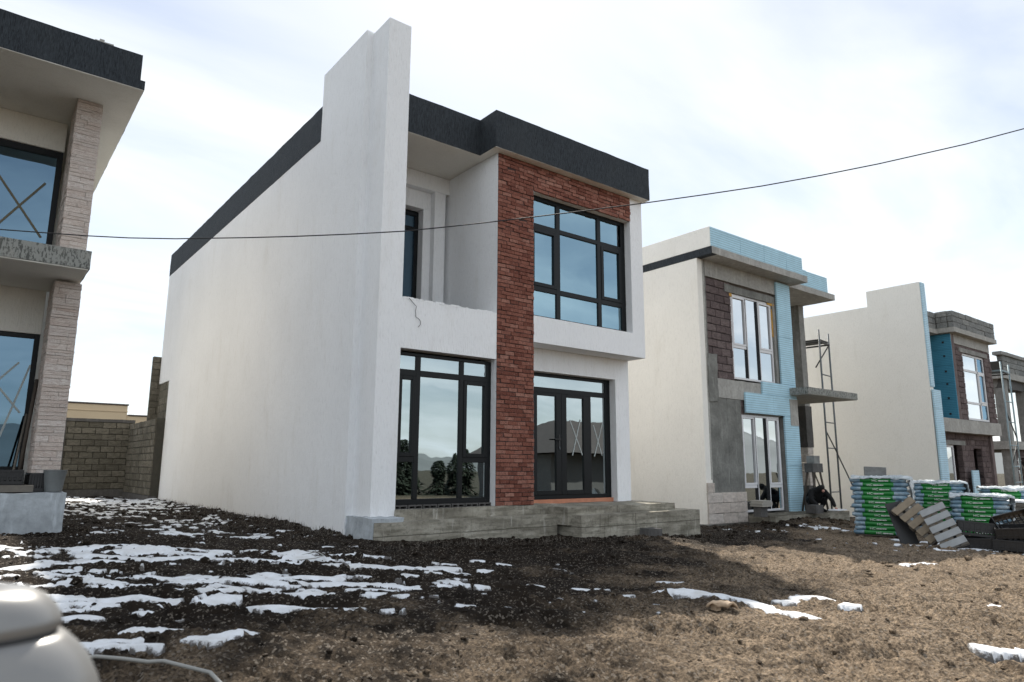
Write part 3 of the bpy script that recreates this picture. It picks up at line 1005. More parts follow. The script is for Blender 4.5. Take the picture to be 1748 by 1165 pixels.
# roof band, dark render
rough_box('side_roof_band', 'anthracite_render', H, -0.121, 0.06, 2.412, 14.602, 7.13, 7.84, 0.008, 0.16, 200)
for (x0, x1, y0, y1) in ((0.41, 2.09, 0.31, 0.50), (2.09, 2.26, -0.185, 0.50), (2.26, 6.20, -0.185, 0.0), (6.03, 6.20, 0.0, 14.2), (0.06, 6.03, 14.0, 14.2)):
    rough_box('front_roof_band', 'anthracite_render', H, x0, x1, y0, y1, ZF, ZG, 0.008, 0.16, 200)
s = Box()
s.add(0.41, 2.09, 0.50, 2.10, ZF + 0.006, ZF + 0.10)
s.add(2.09, 2.60, 0.50, 2.10, ZF + 0.006, ZF + 0.10)
s.add(2.26, 2.60, 0.306, 0.5, ZF + 0.006, ZF + 0.10)
s.add(2.26, 6.03, 0.0, 0.305, ZF + 0.006, ZF + 0.10)
s.build('soffit', 'stucco_soffit', H, 0)
s2 = Box().add(2.095, 6.195, -0.178, 0.0, ZF - 0.006, ZF - 0.001).add(0.415, 2.095, 0.315, 0.55, ZF - 0.006, ZF - 0.001).add(2.095, 2.27, 0.0, 0.55, ZF - 0.0065, ZF - 0.0015)
s2.build('soffit_board', 'stucco_soffit', H, 0)
box('roof_slab', 'concrete_grey', H, 0.19, 6.0, 0.52, 14.1, 6.96, 7.10, 0)
box('first_floor_slab', 'interior_grey', H, 0.18, X1 - 0.22, 0.80, 13.8, 3.20, 3.42, 0)
box('balcony_floor', 'concrete_grey', H, 0.41, BX, 0.26, 2.10, 3.10, 3.30, 0)
box('ground_floor_slab', 'interior_grey', H, 0.18, X1 - 0.22, 0.80, 13.8, 0.20, 0.42, 0)
Box().add(0.18, X1 - .22, 5.0, 5.15, 0.42, 6.95).add(2.9, 3.05, 0.8, 5.0, 0.42, 3.2).build('partition_wall', 'interior_grey', H, 0)

# ledges of the recessed balcony
k = Box()
k.add(0.41, BX, 1.607, 1.80, 6.40, ZF)
k.add(1.95, 2.20, 1.622, 1.90, 3.30, 6.40)
k.add(0.41, 1.95, 1.76, 1.98, 6.04, 6.40)
k.add(1.78, 1.95, 1.76, 1.98, 3.30, 6.04)
k.add(2.20, BX, 1.80, 1.98, 3.30, 6.40)
k.build('balcony_wall', 'stucco_white', H, 0.006)
window(H, 1.94, [(0.41, 1.78, 5.93, 6.02), (1.70, 1.78, 3.35, 5.93), (0.41, 0.49, 3.35, 5.93), (1.28, 1.36, 3.35, 5.62), (0.49, 1.70, 5.62, 5.70), (0.49, 1.70, 3.35, 3.43)],
       [], [(0.49, 1.28, 3.43, 5.62), (1.36, 1.70, 3.43, 5.62), (0.49, 1.70, 5.70, 5.93)], 'frame_black', 'glass_deep', 'balcony_door')

# brick strip, laid brick by brick
BR = lay(H, 'brick', 'red_brick', 'y', -0.012, BX, WX0, 0.44, ZF - 0.012, 0.0715, 0.195, 0.040, joint=0.011, proud=0.009, jit=0.045, vary=0.10, seed=1, rowjit=0.003)
BR2 = lay(H, 'brick', 'red_brick', 'y', -0.012, WX0, WX1 + 0.01, 6.195, ZF - 0.012, 0.0715, 0.195, 0.040, joint=0.011, proud=0.009, jit=0.045, vary=0.10, seed=2, rowjit=0.003)
allb = BR2 + BR[::-1]
join_rest(allb, 300, 'brick_field', H, 'red_brick_field')
Box().add(BX + 0.003, WX0 - 0.003, -0.002, 0.012, 0.42, ZF - 0.004).add(WX0 - .002, WX1 + 0.004, -0.002, 0.014, 6.215, ZF - 0.004).build('brick_mortar', 'mortar_dark', H, 0)

# left ground floor window
ZB, ZT = 0.50, 2.872
window(H, 0.142,
       [(0.412, 0.475, ZB, ZT), (2.19, 2.272, ZB, ZT), (0.475, 2.19, ZT - 0.05, ZT), (0.475, 2.19, ZB, 0.585),
        (0.785, 0.868, 0.585, ZT - 0.05), (1.628, 1.708, 0.585, ZT - 0.05),
        (0.475, 0.785, 2.50, 2.60), (0.868, 1.628, 2.505, 2.60), (1.708, 2.19, 2.505, 2.605),
        (0.475, 0.785, 1.15, 1.235), (1.708, 2.19, 1.15, 1.235)],
       [(0.475, 0.785, 1.235, 2.50, 0.062), (1.708, 2.19, 1.235, 2.505, 0.062)],
       [(0.475, 0.785, 2.60, ZT - .05), (0.868, 1.628, 2.60, ZT - .05), (1.708, 2.19, 2.605, ZT - .05),
        (0.535, 0.725, 1.295, 2.44), (0.868, 1.628, 0.585, 2.505), (1.77, 2.13, 1.295, 2.445),
        (0.475, 0.785, 0.585, 1.15), (1.708, 2.19, 0.585, 1.15)],
       'frame_black', 'glass_lower', 'window')
# hollow packing blocks under the frame
hb = Box()
for i in range(7):
    x0 = 0.43 + i * 0.265
    hb.add(x0, x0 + 0.245, 0.10, 0.22, 0.478, 0.499).add(x0, x0 + 0.245, 0.10, 0.22, 0.435, 0.447)
    for q in (0, .11, .225): hb.add(x0 + q, x0 + q + .02, 0.10, 0.22, 0.447, 0.478)
hb.build('packing_block', 'concrete_dark', H, 0)

# upper window
ZB, ZT = 3.80, 6.205
window(H, 0.164,
       [(3.115, 3.20, ZB, ZT), (5.64, 5.762, ZB, ZT), (3.20, 5.64, ZT - 0.085, ZT), (3.20, 5.64, ZB, ZB + 0.06),
        (3.825, 3.925, ZB + .06, ZT - .085), (4.945, 5.045, ZB + .06, ZT - .085),
        (3.20, 3.825, 5.555, 5.650), (3.925, 4.945, 5.565, 5.650), (5.045, 5.64, 5.555, 5.650),
        (3.20, 3.825, 4.335, 4.430), (3.925, 4.945, 4.335, 4.430), (5.045, 5.64, 4.335, 4.430)],
       [(3.20, 3.825, 4.43, 5.555, 0.07), (5.045, 5.64, 4.43, 5.555, 0.07)],
       [(3.20, 3.825, 5.65, ZT - .085), (3.925, 4.945, 5.65, ZT - .085), (5.045, 5.56, 5.65, ZT - .085),
        (3.27, 3.755, 4.50, 5.485), (3.925, 4.945, 4.43, 5.565), (5.115, 5.57, 4.50, 5.485),
        (3.20, 3.825, ZB + .06, 4.335), (3.925, 4.945, ZB + .06, 4.335), (5.045, 5.64, ZB + .06, 4.335)],
       'frame_black', 'glass_main', 'window')

# entrance: double door, side light and transom
YD = 0.655
D = window(H, YD, [(3.50, 3.60, 0.485, 2.878), (5.60, 5.728, 0.485, 2.878), (3.60, 5.60, 2.81, 2.878), (3.60, 5.60, 2.50, 2.60), (3.60, 5.60, 0.485, 0.565),
                   (5.085, 5.175, 0.565, 2.50)],
           [], [(3.60, 5.60, 2.60, 2.81), (5.175, 5.60, 0.565, 2.50)], 'frame_black', 'glass_lower', 'entrance_frame')
for (x0, x1) in ((3.60, 4.352), (4.356, 5.085)):
    L = Box()
    st = 0.135
    L.add(x0, x0 + st, YD - .018, YD + .05, 0.565, 2.50).add(x1 - st, x1, YD - .018, YD + .05, 0.565, 2.50)
    L.add(x0 + st, x1 - st, YD - .018, YD + .05, 2.50 - 0.06, 2.50).add(x0 + st, x1 - st, YD - .018, YD + .05, 0.565, 0.65)
    d = L.build('door_leaf', 'frame_black', H, 0.005)
    g = box('pane', 'glass_lower', H, x0 + st - .01, x1 - st + .01, YD + .012, YD + .02, 0.64, 2.45, 0)
    g.parent = d
    if x0 < 4:
        hd = Box().add(x1 - .085, x1 - .045, YD - .028, YD - .018, 1.46, 1.70).add(x1 - .075, x1 - .055, YD - .07, YD - .028, 1.60, 1.625).add(x1 - .215, x1 - .055, YD - .082, YD - .062, 1.60, 1.625)
        ho = hd.build('door_handle', 'plastic_black', H, 0.004); ho.parent = d
        kh = Box().add(x1 - .07, x1 - .055, YD - .04, YD - .028, 1.42, 1.475).build('key', 'steel_tube', H, 0.002); kh.parent = d
    else:
        tape(H, d, (4.60, 2.00), (4.93, 1.32), YD + .006, 'tape_pale', 0.022)
        tape(H, d, (4.88, 2.02), (4.66, 1.31), YD + .005, 'tape_pale', 0.022)
tape(H, D, (5.26, 1.93), (5.50, 1.32), YD + .022, 'tape_pale', 0.022)
tape(H, D, (5.52, 1.98), (5.28, 1.30), YD + .021, 'tape_pale', 0.022)
box('threshold', 'threshold_orange', H, 3.50, 5.73, 0.60, 0.75, 0.40, 0.484, 0.004)

# steps and footing
rough_box('footing', 'concrete_blue', H, -0.10, 0.42, -0.25, 0.66, -0.25, 0.345, 0.022, 0.07, 3)
ST = thing('entrance_steps', 'weathered concrete entrance steps below the brick strip and door', 'steps', (3.3, -0.4, -0.1))
rough_box('lower_step', 'concrete_step', ST, -0.06, 3.42, -0.27, 0.16, -0.30, 0.283, 0.010, 0.09, 4)
rough_box('upper_step', 'concrete_step', ST, 0.40, 3.46, -0.055, 0.60, 0.10, 0.440, 0.012, 0.09, 5)
rough_box('lower_step', 'concrete_step', ST, 3.50, 6.68, -0.78, 0.40, -0.45, 0.284, 0.010, 0.09, 6)
rough_box('upper_step', 'concrete_step', ST, 3.40, 6.22, -0.55, 0.62, 0.12, 0.412, 0.010, 0.09, 7)

# a loose wire hanging from the balcony parapet
tag(tube('loose_wire', [(0.47, 0.30, 3.70), (0.50, 0.10, 3.74), (0.53, -0.012, 3.715), (0.62, -0.02, 3.63), (0.66, -0.018, 3.60), (0.645, -0.02, 3.52), (0.655, -0.016, 3.43), (0.72, -0.02, 3.395), (0.745, -0.018, 3.36), (0.74, -0.018, 3.31), (0.70, -0.02, 3.265)], 0.0045, 'wire_rust', None, 5),
    'thin crooked wire hanging over the balcony parapet', 'wire')

# ================================================================== the overhead cable
CABLE = [(-5.55, 2.56, 4.32), (-4.728, 1.908, 4.221), (-4.223, 1.512, 4.175), (-3.781, 1.166, 4.136), (-3.342, 0.822, 4.11), (-2.841, 0.43, 4.101), (-2.092, -0.156, 4.122), (-1.593, -0.547, 4.142), (-0.969, -1.036, 4.18), (-0.407, -1.476, 4.225), (0.093, -1.867, 4.295), (0.594, -2.259, 4.374), (1.538, -2.999, 4.531), (2.17, -3.494, 4.645), (2.806, -3.992, 4.768), (3.445, -4.492, 4.9), (4.088, -4.996, 5.058), (4.737, -5.504, 5.235), (5.721, -6.274, 5.537), (6.374, -6.785, 5.77), (8.087, -8.127, 6.451)]
tag(tube('overhead_cable', CABLE, 0.008, 'cable_black', None, 6), 'thin overhead cable sagging across the front of the houses', 'cable')

# ================================================================== the house on the left, cut by the frame
LH = thing('stone_pillar_house', 'house with deep white soffit and stone clad corner pillar, cut by the left edge', 'house', (-6.0, 7.0, 0.1))
XL = -9.2
for (x0, x1, y0, y1) in ((XL, -3.36, 2.60, 2.80), (-3.36, -3.167, 2.60, 13.5)):
    rough_box('roof_parapet', 'anthracite_render', LH, x0, x1, y0, y1, 7.325, 7.785, 0.008, 0.15, 201)
for (x0, x1, y0, y1) in ((XL, -3.32, 2.565, 2.78), (-3.32, -3.10, 2.565, 13.6)):
    rough_box('roof_fascia', 'anthracite_render', LH, x0, x1, y0, y1, 7.17, 7.325, 0.006, 0.15, 202)
Box().add(XL, -3.106, 2.572, 13.59, 7.158, 7.1685).build('soffit', 'stucco_soffit', LH, 0)
box('roof_cover', 'concrete_grey', LH, XL, -3.36, 2.80, 13.5, 7.31, 7.40, 0)
rough_box('roof_stone', 'concrete_pale', LH, -3.86, -3.60, 2.62, 2.74, 7.785, 7.815, 0.008, .05, 2)
rough_box('roof_stone', 'concrete_pale', LH, -3.80, -3.73, 2.63, 2.72, 7.815, 7.855, 0.008, .04, 3)
w = Box()
w.add(XL, -3.95, 4.72, 4.95, 6.62, 7.157)
w.add(XL, -3.95, 4.72, 4.95, 3.28, 4.36)
w.add(-3.78, -3.55, 4.45, 13.2, 0.1, 7.157)
w.add(XL, -3.78, 13.0, 13.2, 0.1, 7.157)
w.build('wall', 'stucco_cream', LH, 0.008)
Box().add(-3.905, -3.575, 3.56, 4.45, 0.90, 4.0).add(-3.905, -3.575, 3.56, 4.45, 4.34, 7.157).build('pillar_core', 'mortar_pale', LH, 0)
for (z0, z1, sd) in ((0.955, 3.985, 4), (4.345, 7.155, 5)):
    rg = random.Random(sd)
    z = z0
    row = 0
    ms = blocks_for('ledge_stone', jit=0.02, bev=0.02)
    off = wloc(LH)
    while z < z1 - 0.03:
        h = min(rg.choice((0.045, 0.055, 0.065, 0.08, 0.10)), z1 - z)
        # front face pieces
        cuts = [-3.925] + sorted(rg.sample([-3.86, -3.80, -3.76, -3.70, -3.66, -3.62], rg.choice((0, 1, 1, 1)))) + [-3.552]
        for c0, c1 in zip(cuts[:-1], cuts[1:]):
            pr = rg.uniform(0.0, 0.016)
            o = bpy.data.objects.new('cladding_stone', rg.choice(ms)); COL.objects.link(o); o.parent = LH
            o.location = Vector(((c0 + c1) / 2, 3.53 - pr + 0.03, z + h / 2)) - off
            o.scale = (c1 - c0 - .004, 0.06, h - .004)
        # left face pieces
        cuts = [3.53] + sorted(rg.sample([3.66, 3.80, 3.92, 4.05, 4.2], 2)) + [4.45]
        for c0, c1 in zip(cuts[:-1], cuts[1:]):
            pr = rg.uniform(0.0, 0.012)
            o = bpy.data.objects.new('cladding_stone', rg.choice(ms)); COL.objects.link(o); o.parent = LH
            o.location = Vector((-3.925 - pr + 0.028, (c0 + c1) / 2 + .012, z + h / 2)) - off
            o.scale = (0.05, c1 - c0 - .004, h - .004)
        z += h
rough_box('balcony_slab', 'flaked_concrete', LH, XL, -3.556, 2.70, 4.74, 4.055, 4.340, 0.006, 0.14, 8)
Box().add(XL, -3.575, 2.715, 4.70, 4.035, 4.056).build('balcony_soffit', 'stucco_soffit', LH, 0.004)
rough_box('plinth', 'concrete_blue', LH, XL, -3.52, 2.70, 4.9, -0.15, 0.683, 0.010, 0.12, 9)
rough_box('floor_slab', 'concrete_grey', LH, XL, -3.56, 3.42, 4.95, 0.60, 0.955, 0.008, 0.14, 10)
box('interior_wall', 'interior_grey', LH, XL, -3.8, 8.0, 8.2, 0.9, 7.15, 0)
window_u = window(LH, 4.76, [(-4.045, -3.955, 4.36, 6.62), (-6.5, -4.045, 6.50, 6.62), (-6.5, -4.045, 4.36, 4.46), (-6.0, -5.9, 4.46, 6.5)], [],
                  [(-5.9, -4.045, 4.46, 6.50)], 'frame_black', 'glass_deep', 'window')
tape(LH, window_u, (-4.93, 6.10), (-4.13, 4.993), 4.776, 'tape_brown', 0.035)
tape(LH, window_u, (-4.90, 4.88), (-4.166, 5.992), 4.774, 'tape_brown', 0.035)
window_l = window(LH, 4.76, [(-4.035, -3.955, 0.97, 3.28), (-6.5, -4.035, 3.20, 3.28), (-6.5, -4.035, 0.97, 1.05), (-6.0, -5.9, 1.05, 3.20)], [],
                  [(-5.9, -4.035, 1.05, 3.20)], 'frame_black', 'glass_deep', 'window')
tape(LH, window_l, (-4.04, 2.75), (-4.44, 1.10), 4.776, 'tape_pale', 0.03)
tape(LH, window_l, (-4.20, 2.78), (-4.75, 2.08), 4.774, 'tape_pale', 0.03)
tape(LH, window_l, (-4.52, 2.45), (-4.101, 1.932), 4.772, 'tape_pale', 0.03)
box('blind_wall', 'interior_grey', LH, XL, -6.5, 4.73, 4.94, 0.9, 7.15, 0)

o = tube('leaning_timber', [(-3.945, 4.40, 2.47), (-4.05, 3.95, 0.965)], 0.028, 'wood_dark', None, 4)
tag(o, 'dark timber batten leaning against the taped lower window', 'timber')
o = tube('leaning_timber', [(-4.02, 4.5, 1.9), (-4.13, 3.9, 0.965)], 0.018, 'wood_grey', None, 4)
tag(o, 'shorter thin timber batten leaning beside the dark one', 'timber')

def frustum(name, c, r0, r1, z0, z1, mat, wall=0.006, seg=28, parent=None, rim=0.012):
    V, F = [], []
    prof = [(0.0, z0), (r0, z0), (r1, z1 - rim), (r1 + rim * .7, z1 - rim), (r1 + rim * .7, z1), (r1 - wall, z1), (r0 - wall, z0 + .01), (0.0, z0 + .01)]
    for (r, z) in prof:
        for k in range(seg):
            t = 2 * math.pi * k / seg
            V.append((c[0] + r * math.cos(t), c[1] + r * math.sin(t), z))
    for i in range(len(prof) - 1):
        for k in range(seg):
            F.append((i * seg + k, i * seg + (k + 1) % seg, (i + 1) * seg + (k + 1) % seg, (i + 1) * seg + k))
    return from_data(name, V, F, mat, parent)
BK = thing('bucket', 'grey plastic bucket standing on the left concrete plinth', 'bucket', (-3.66, 3.0, 0.69))
frustum('body', (-3.66, 3.0), 0.112, 0.145, 0.69, 1.005, 'bucket_grey', parent=BK)
tube('handle', [(-3.66 + 0.15 * math.cos(t), 3.0 + 0.05 * math.sin(t) - .14 * math.sin(t), 0.985 - 0.10 * math.sin(t)) for t in np.linspace(0, math.pi, 12)], 0.004, 'steel_tube', BK, 5)

def crate_mesh(name, L, Wd, Hh, mat='plastic_black', nb=7):
    """open moulded plastic crate: rim, corner posts, slotted sides, gridded floor, local origin at the middle of its floor"""
    B = Box(); t = 0.018
    for s in (-1, 1):
        B.add(-L / 2, L / 2, s * Wd / 2 - t / 2, s * Wd / 2 + t / 2, Hh - .03, Hh).add(-L / 2, L / 2, s * Wd / 2 - t / 2, s * Wd / 2 + t / 2, 0.0, 0.05)
        B.add(s * L / 2 - t / 2, s * L / 2 + t / 2, -Wd / 2, Wd / 2, Hh - .03, Hh).add(s * L / 2 - t / 2, s * L / 2 + t / 2, -Wd / 2, Wd / 2, 0.0, 0.05)
        B.add(-L / 2, L / 2, s * Wd / 2 - t / 3, s * Wd / 2 + t / 3, Hh * .48, Hh * .54)
        B.add(s * L / 2 - t / 3, s * L / 2 + t / 3, -Wd / 2, Wd / 2, Hh * .48, Hh * .54)
        for i in range(nb + 1):
            x = -L / 2 + L * i / nb
            B.add(x - .012, x + .012, s * Wd / 2 - t / 2.2, s * Wd / 2 + t / 2.2, .04, Hh - .02)
        for i in range(5):
            y = -Wd / 2 + Wd * i / 4
            B.add(s * L / 2 - t / 2.2, s * L / 2 + t / 2.2, y - .012, y + .012, .04, Hh - .02)
    for s in (-1, 1):
        B.add(-L / 2 + .01, L / 2 - .01, s * (Wd / 2 - .004) - .003, s * (Wd / 2 - .004) + .003, Hh * .30, Hh - .025)
        B.add(s * (L / 2 - .004) - .003, s * (L / 2 - .004) + .003, -Wd / 2 + .01, Wd / 2 - .01, Hh * .30, Hh - .025)
    for i in range(9):
        x = -L / 2 + L * i / 8
        B.add(x - .010, x + .010, -Wd / 2, Wd / 2, .004, .016)
    for i in range(6):
        y = -Wd / 2 + Wd * i / 5
        B.add(-L / 2, L / 2, y - .010, y + .010, .006, .018)
    return B.build(name, mat, None, 0.002)
def crate(label, loc, rot, L=0.58, Wd=0.38, Hh=0.24, src=None):
    o = crate_mesh('plastic_crate', L, Wd, Hh) if src is None else link_mesh('plastic_crate', src.data)
    o.location = loc; o.rotation_euler = rot
    return tag(o, label, 'crate', 'black plastic crates')
crate('small black slotted crate beside the grey bucket on the plinth', (-3.86, 3.16, 0.69), (0, 0, 0.12), 0.24, 0.30, 0.27)
crate('black slotted crate on the board at the left edge', (-4.27, 3.12, 0.795), (0, 0, 0.05), 0.42, 0.30, 0.21)
o = rough_box('timber_board', 'wood_grey', None, -5.3, -3.92, 2.80, 3.35, 0.695, 0.79, 0.004, .1, 21)
tag(o, 'thick grey board lying on the plinth under a black crate', 'board')

# ================================================================== yard walls and the beige building behind
YW = thing('back_yard_wall', 'grey block wall closing the gap at the back', 'wall', (-2.0, 17.6, 0.05))
lay(YW, 'block', 'block_yard', 'y', 17.45, -3.75, -0.22, 0.10, 2.50, 0.2, 0.40, 0.16, joint=0.022, proud=0.008, seed=11)
Box().add(-3.78, -0.20, 17.475, 17.62, -0.1, 2.5).build('mortar', 'mortar_grey', YW, 0)
rough_box('coping', 'concrete_dark', YW, -3.8, -0.19, 17.42, 17.66, 2.50, 2.60, 0.01, .2, 31)
rough_box('footing', 'concrete_dark', YW, -3.8, -0.19, 17.41, 17.66, -0.15, 0.28, 0.012, .2, 32)
rough_box('pier', 'concrete_dark', YW, -2.50, -2.20, 17.405, 17.5, 0.0, 2.52, 0.012, .15, 33)
YS = thing('side_yard_wall', 'grey block wall running up to the back corner of the white house', 'wall', (-0.3, 15.5, 0.05))
lay(YS, 'block', 'block_yard', 'x', -0.36, 13.30, 17.42, 0.20, 2.46, 0.205, 0.41, 0.16, joint=0.022, proud=0.010, seed=12)
Box().add(-0.335, -0.18, 13.31, 17.40, -0.1, 2.45).add(-0.33, 0.0, 13.27, 13.42, -0.1, 2.46).build('mortar', 'mortar_grey', YS, 0)
rough_box('footing', 'concrete_dark', YS, -0.39, -0.18, 13.26, 17.40, -0.15, 0.20, 0.010, .2, 34)
lay(YS, 'block', 'block_yard', 'y', 14.62, -0.34, 0.06, 2.46, 4.48, 0.2, 0.40, 0.16, joint=0.014, proud=0.008, seed=13)
Box().add(-0.335, 0.055, 14.64, 14.80, 2.4, 4.47).build('mortar', 'mortar_grey', YS, 0)
lay(YS, 'block', 'block_yard', 'x', -0.10, 13.27, 14.60, 2.47, 3.59, 0.205, 0.41, 0.10, joint=0.014, proud=0.006, seed=14)
Box().add(-0.09, 0.0, 13.28, 14.58, 2.46, 3.585).build('mortar', 'mortar_grey', YS, 0)

BB = thing('beige_building', 'flat roofed beige building far behind the block wall', 'building', (2.0, 43.0, 0.0))
box('wall', 'beige_render', BB, -12.0, 3.16, 40.0, 48.0, -0.5, 4.78, 0.03)
box('wall', 'beige_render', BB, 3.16, 12.0, 40.02, 48.0, -0.5, 4.14, 0.03)
box('roof_edge', 'roof_trim_brown', BB, -12.1, 3.22, 39.93, 48.1, 4.78, 4.87, 0.02)
box('roof_edge', 'roof_trim_brown', BB, 3.22, 12.1, 39.95, 48.1, 4.14, 4.225, 0.02)
box('cornice', 'beige_render', BB, -12.05, 3.19, 39.96, 40.0, 4.36, 4.42, 0.01)

# ================================================================== second house, half clad
H2 = thing('half_clad_house', 'cream house with blue foam boards and brown blocks bare on its front', 'house', (13.0, 8.0, -0.25))
A2 = 9.34
b = Box()
b.add(A2, A2 + 0.26, 1.0, 15.0, -0.6, 6.34)
b.build('side_wall', 'stucco_cream', H2, 0.008)
box('side_parapet', 'stucco_cream', H2, A2 + 0.004, A2 + 0.25, 0.575, 15.0, 6.545, 7.07, 0.008)
box('dark_band', 'anthracite_render', H2, A2 - 0.012, A2 + 0.2, 0.53, 15.0, 6.345, 6.54, 0.006)
rough_box('roof_slab', 'concrete_pale', H2, A2, 13.83, 0.52, 3.0, 6.352, 6.535, 0.006, .2, 41)
rough_box('roof_slab', 'concrete_pale', H2, 13.70, 16.52, 1.10, 3.6, 6.350, 6.530, 0.006, .2, 42)
Box().add(A2 + .2, 13.7, 2.9, 15.0, 6.36, 6.53).add(13.6, 16.4, 3.5, 15.0, 6.36, 6.53).build('roof_deck', 'concrete_grey', H2, 0)
for (x0, x1) in ((A2 + 0.02, 10.62), (10.63, 11.72), (11.73, 12.82), (12.83, 13.66)):
    box('foam_board', 'foam_board', H2, x0, x1, 0.555, 0.605, 6.540, 7.065 + random.uniform(-.015, .012), 0.006)
for (x0, x1) in ((13.70, 14.95), (14.96, 16.20)):
    box('foam_board', 'foam_board', H2, x0, x1, 1.15, 1.20, 6.535, 7.05 + random.uniform(-.015, .01), 0.006)
Box().add(A2 + .25, 13.66, 0.605, 0.80, 6.536, 7.03).add(13.67, 16.24, 1.20, 1.40, 6.532, 7.03).add(16.08, 16.24, 1.4, 15.0, 6.531, 7.03).build('parapet_block', 'block_grey', H2, 0.004)
rough_box('corner_column', 'concrete_rough', H2, A2 + 0.262, 9.66, 1.0, 1.36, -0.5, 6.345, 0.012, .12, 43)
rough_box('plaster_edge', 'concrete_pale', H2, A2 + 0.20, A2 + 0.262, 0.992, 1.05, 0.8, 6.34, 0.006, .12, 44)
rough_box('top_beam', 'concrete_pale', H2, 9.66, 13.10, 1.0, 1.3, 5.93, 6.35, 0.006, .2, 45)
lay(H2, 'block', 'block_brown', 'y', 1.03, 9.67, 10.76, 3.31, 5.91, 0.2, 0.40, 0.18, joint=0.020, proud=0.008, seed=21)
Box().add(9.67, 10.755, 1.05, 1.2, 3.3, 5.92).build('mortar', 'mortar_brown', H2, 0)
rough_box('lintel', 'concrete_rough', H2, 10.50, 12.98, 1.015, 1.25, 5.66, 5.86, 0.012, .1, 46)
box('lintel_gap', 'wood_dark', H2, 10.78, 12.98, 1.06, 1.25, 5.86, 5.93, 0)
rough_box('foam_fill', 'foam_orange', H2, 10.70, 10.85, 1.03, 1.12, 5.56, 5.66, 0.025, .04, 47)
rough_box('foam_fill', 'foam_orange', H2, 12.50, 12.80, 1.03, 1.12, 5.60, 5.68, 0.025, .04, 48)
rough_box('foam_fill', 'foam_orange', H2, 12.70, 12.76, 1.04, 1.10, 4.7, 5.5, 0.02, .06, 49)
rough_box('jamb_plaster', 'concrete_grey', H2, 12.74, 12.90, 1.02, 1.3, 3.40, 5.66, 0.010, .1, 50)
rough_box('floor_beam', 'concrete_pale', H2, 9.62, 11.90, 0.985, 1.3, 2.83, 3.31, 0.012, .1, 51)
rough_box('rough_panel', 'concrete_rough', H2, 9.60, 10.32, 1.0, 1.3, 0.45, 2.84, 0.008, .1, 52)
rough_box('rough_panel', 'concrete_rough', H2, 10.325, 10.93, 1.0, 1.3, 0.45, 2.82, 0.010, .1, 53)
rough_box('plaster_daub', 'concrete_rough', H2, 9.58, 9.95, 0.965, 1.0, 2.70, 3.9, 0.03, .08, 54)
lay(H2, 'block', 'block_brown', 'y', 1.03, 10.93, 11.10, 2.45, 2.83, 0.19, 0.40, 0.18, joint=0.012, seed=22)
lay(H2, 'block', 'block_beige', 'y', 0.955, 9.33, 10.92, -0.24, 0.50, 0.247, 0.58, 0.05, joint=0.008, proud=0.003, seed=23, jit=0.012)
lay(H2, 'block', 'block_beige', 'y', 0.955, 9.33, 9.60, 0.50, 0.735, 0.235, 0.58, 0.05, joint=0.008, proud=0.003, seed=24, jit=0.012)
rough_box('footing', 'concrete_rough', H2, 9.33, 11.0, 0.97, 1.3, -0.65, -0.24, 0.012, .1, 55)
# foam boards on the front
for (x0, x1, z0, z1, yy) in ((12.86, 13.56, 4.72, 6.30, 0.94), (12.86, 13.55, 3.38, 4.715, 0.942), (11.88, 13.55, 3.035, 3.375, 0.938), (11.06, 12.35, 2.50, 3.03, 0.93), (12.355, 13.56, 2.50, 3.03, 0.934),
                             (12.86, 13.57, 1.16, 2.495, 0.936), (12.86, 13.57, -0.10, 1.155, 0.932)):
    box('foam_board', 'foam_board', H2, x0, x1, yy, yy + 0.055, z0, z1, 0.005)
rough_box('adhesive_patch', 'concrete_pale', H2, 13.15, 13.55, 0.925, 0.937, 2.25, 2.98, 0.006, .08, 56)
Box().add(12.90, 13.55, 1.0, 1.35, -0.3, 6.35).add(12.90, 13.55, 1.35, 3.0, -0.3, 0.0).add(13.3, 13.56, 1.35, 15.0, -0.3, 6.35).add(A2, 16.4, 14.8, 15.0, -.3, 6.35).add(10.95, 12.90, 1.05, 1.3, 2.47, 2.82).add(11.9, 12.9, 1.05, 1.3, 2.82, 3.36).build('inner_wall', 'concrete_grey', H2, 0.004)
Box().add(9.6, 13.3, 6.0, 6.1, -.2, 6.3).add(9.6, 13.3, 1.4, 14.8, 2.95, 3.1).build('interior_wall', 'interior_grey', H2, 0)
Box().add(13.58, 16.2, 3.55, 3.75, -0.3, 6.35).add(16.2, 16.42, 3.55, 14.8, -0.5, 6.355).build('bounce_wing_wall', 'stucco_cream', H2, 0)  # unseen wall, added in cream to bounce sun onto the next house
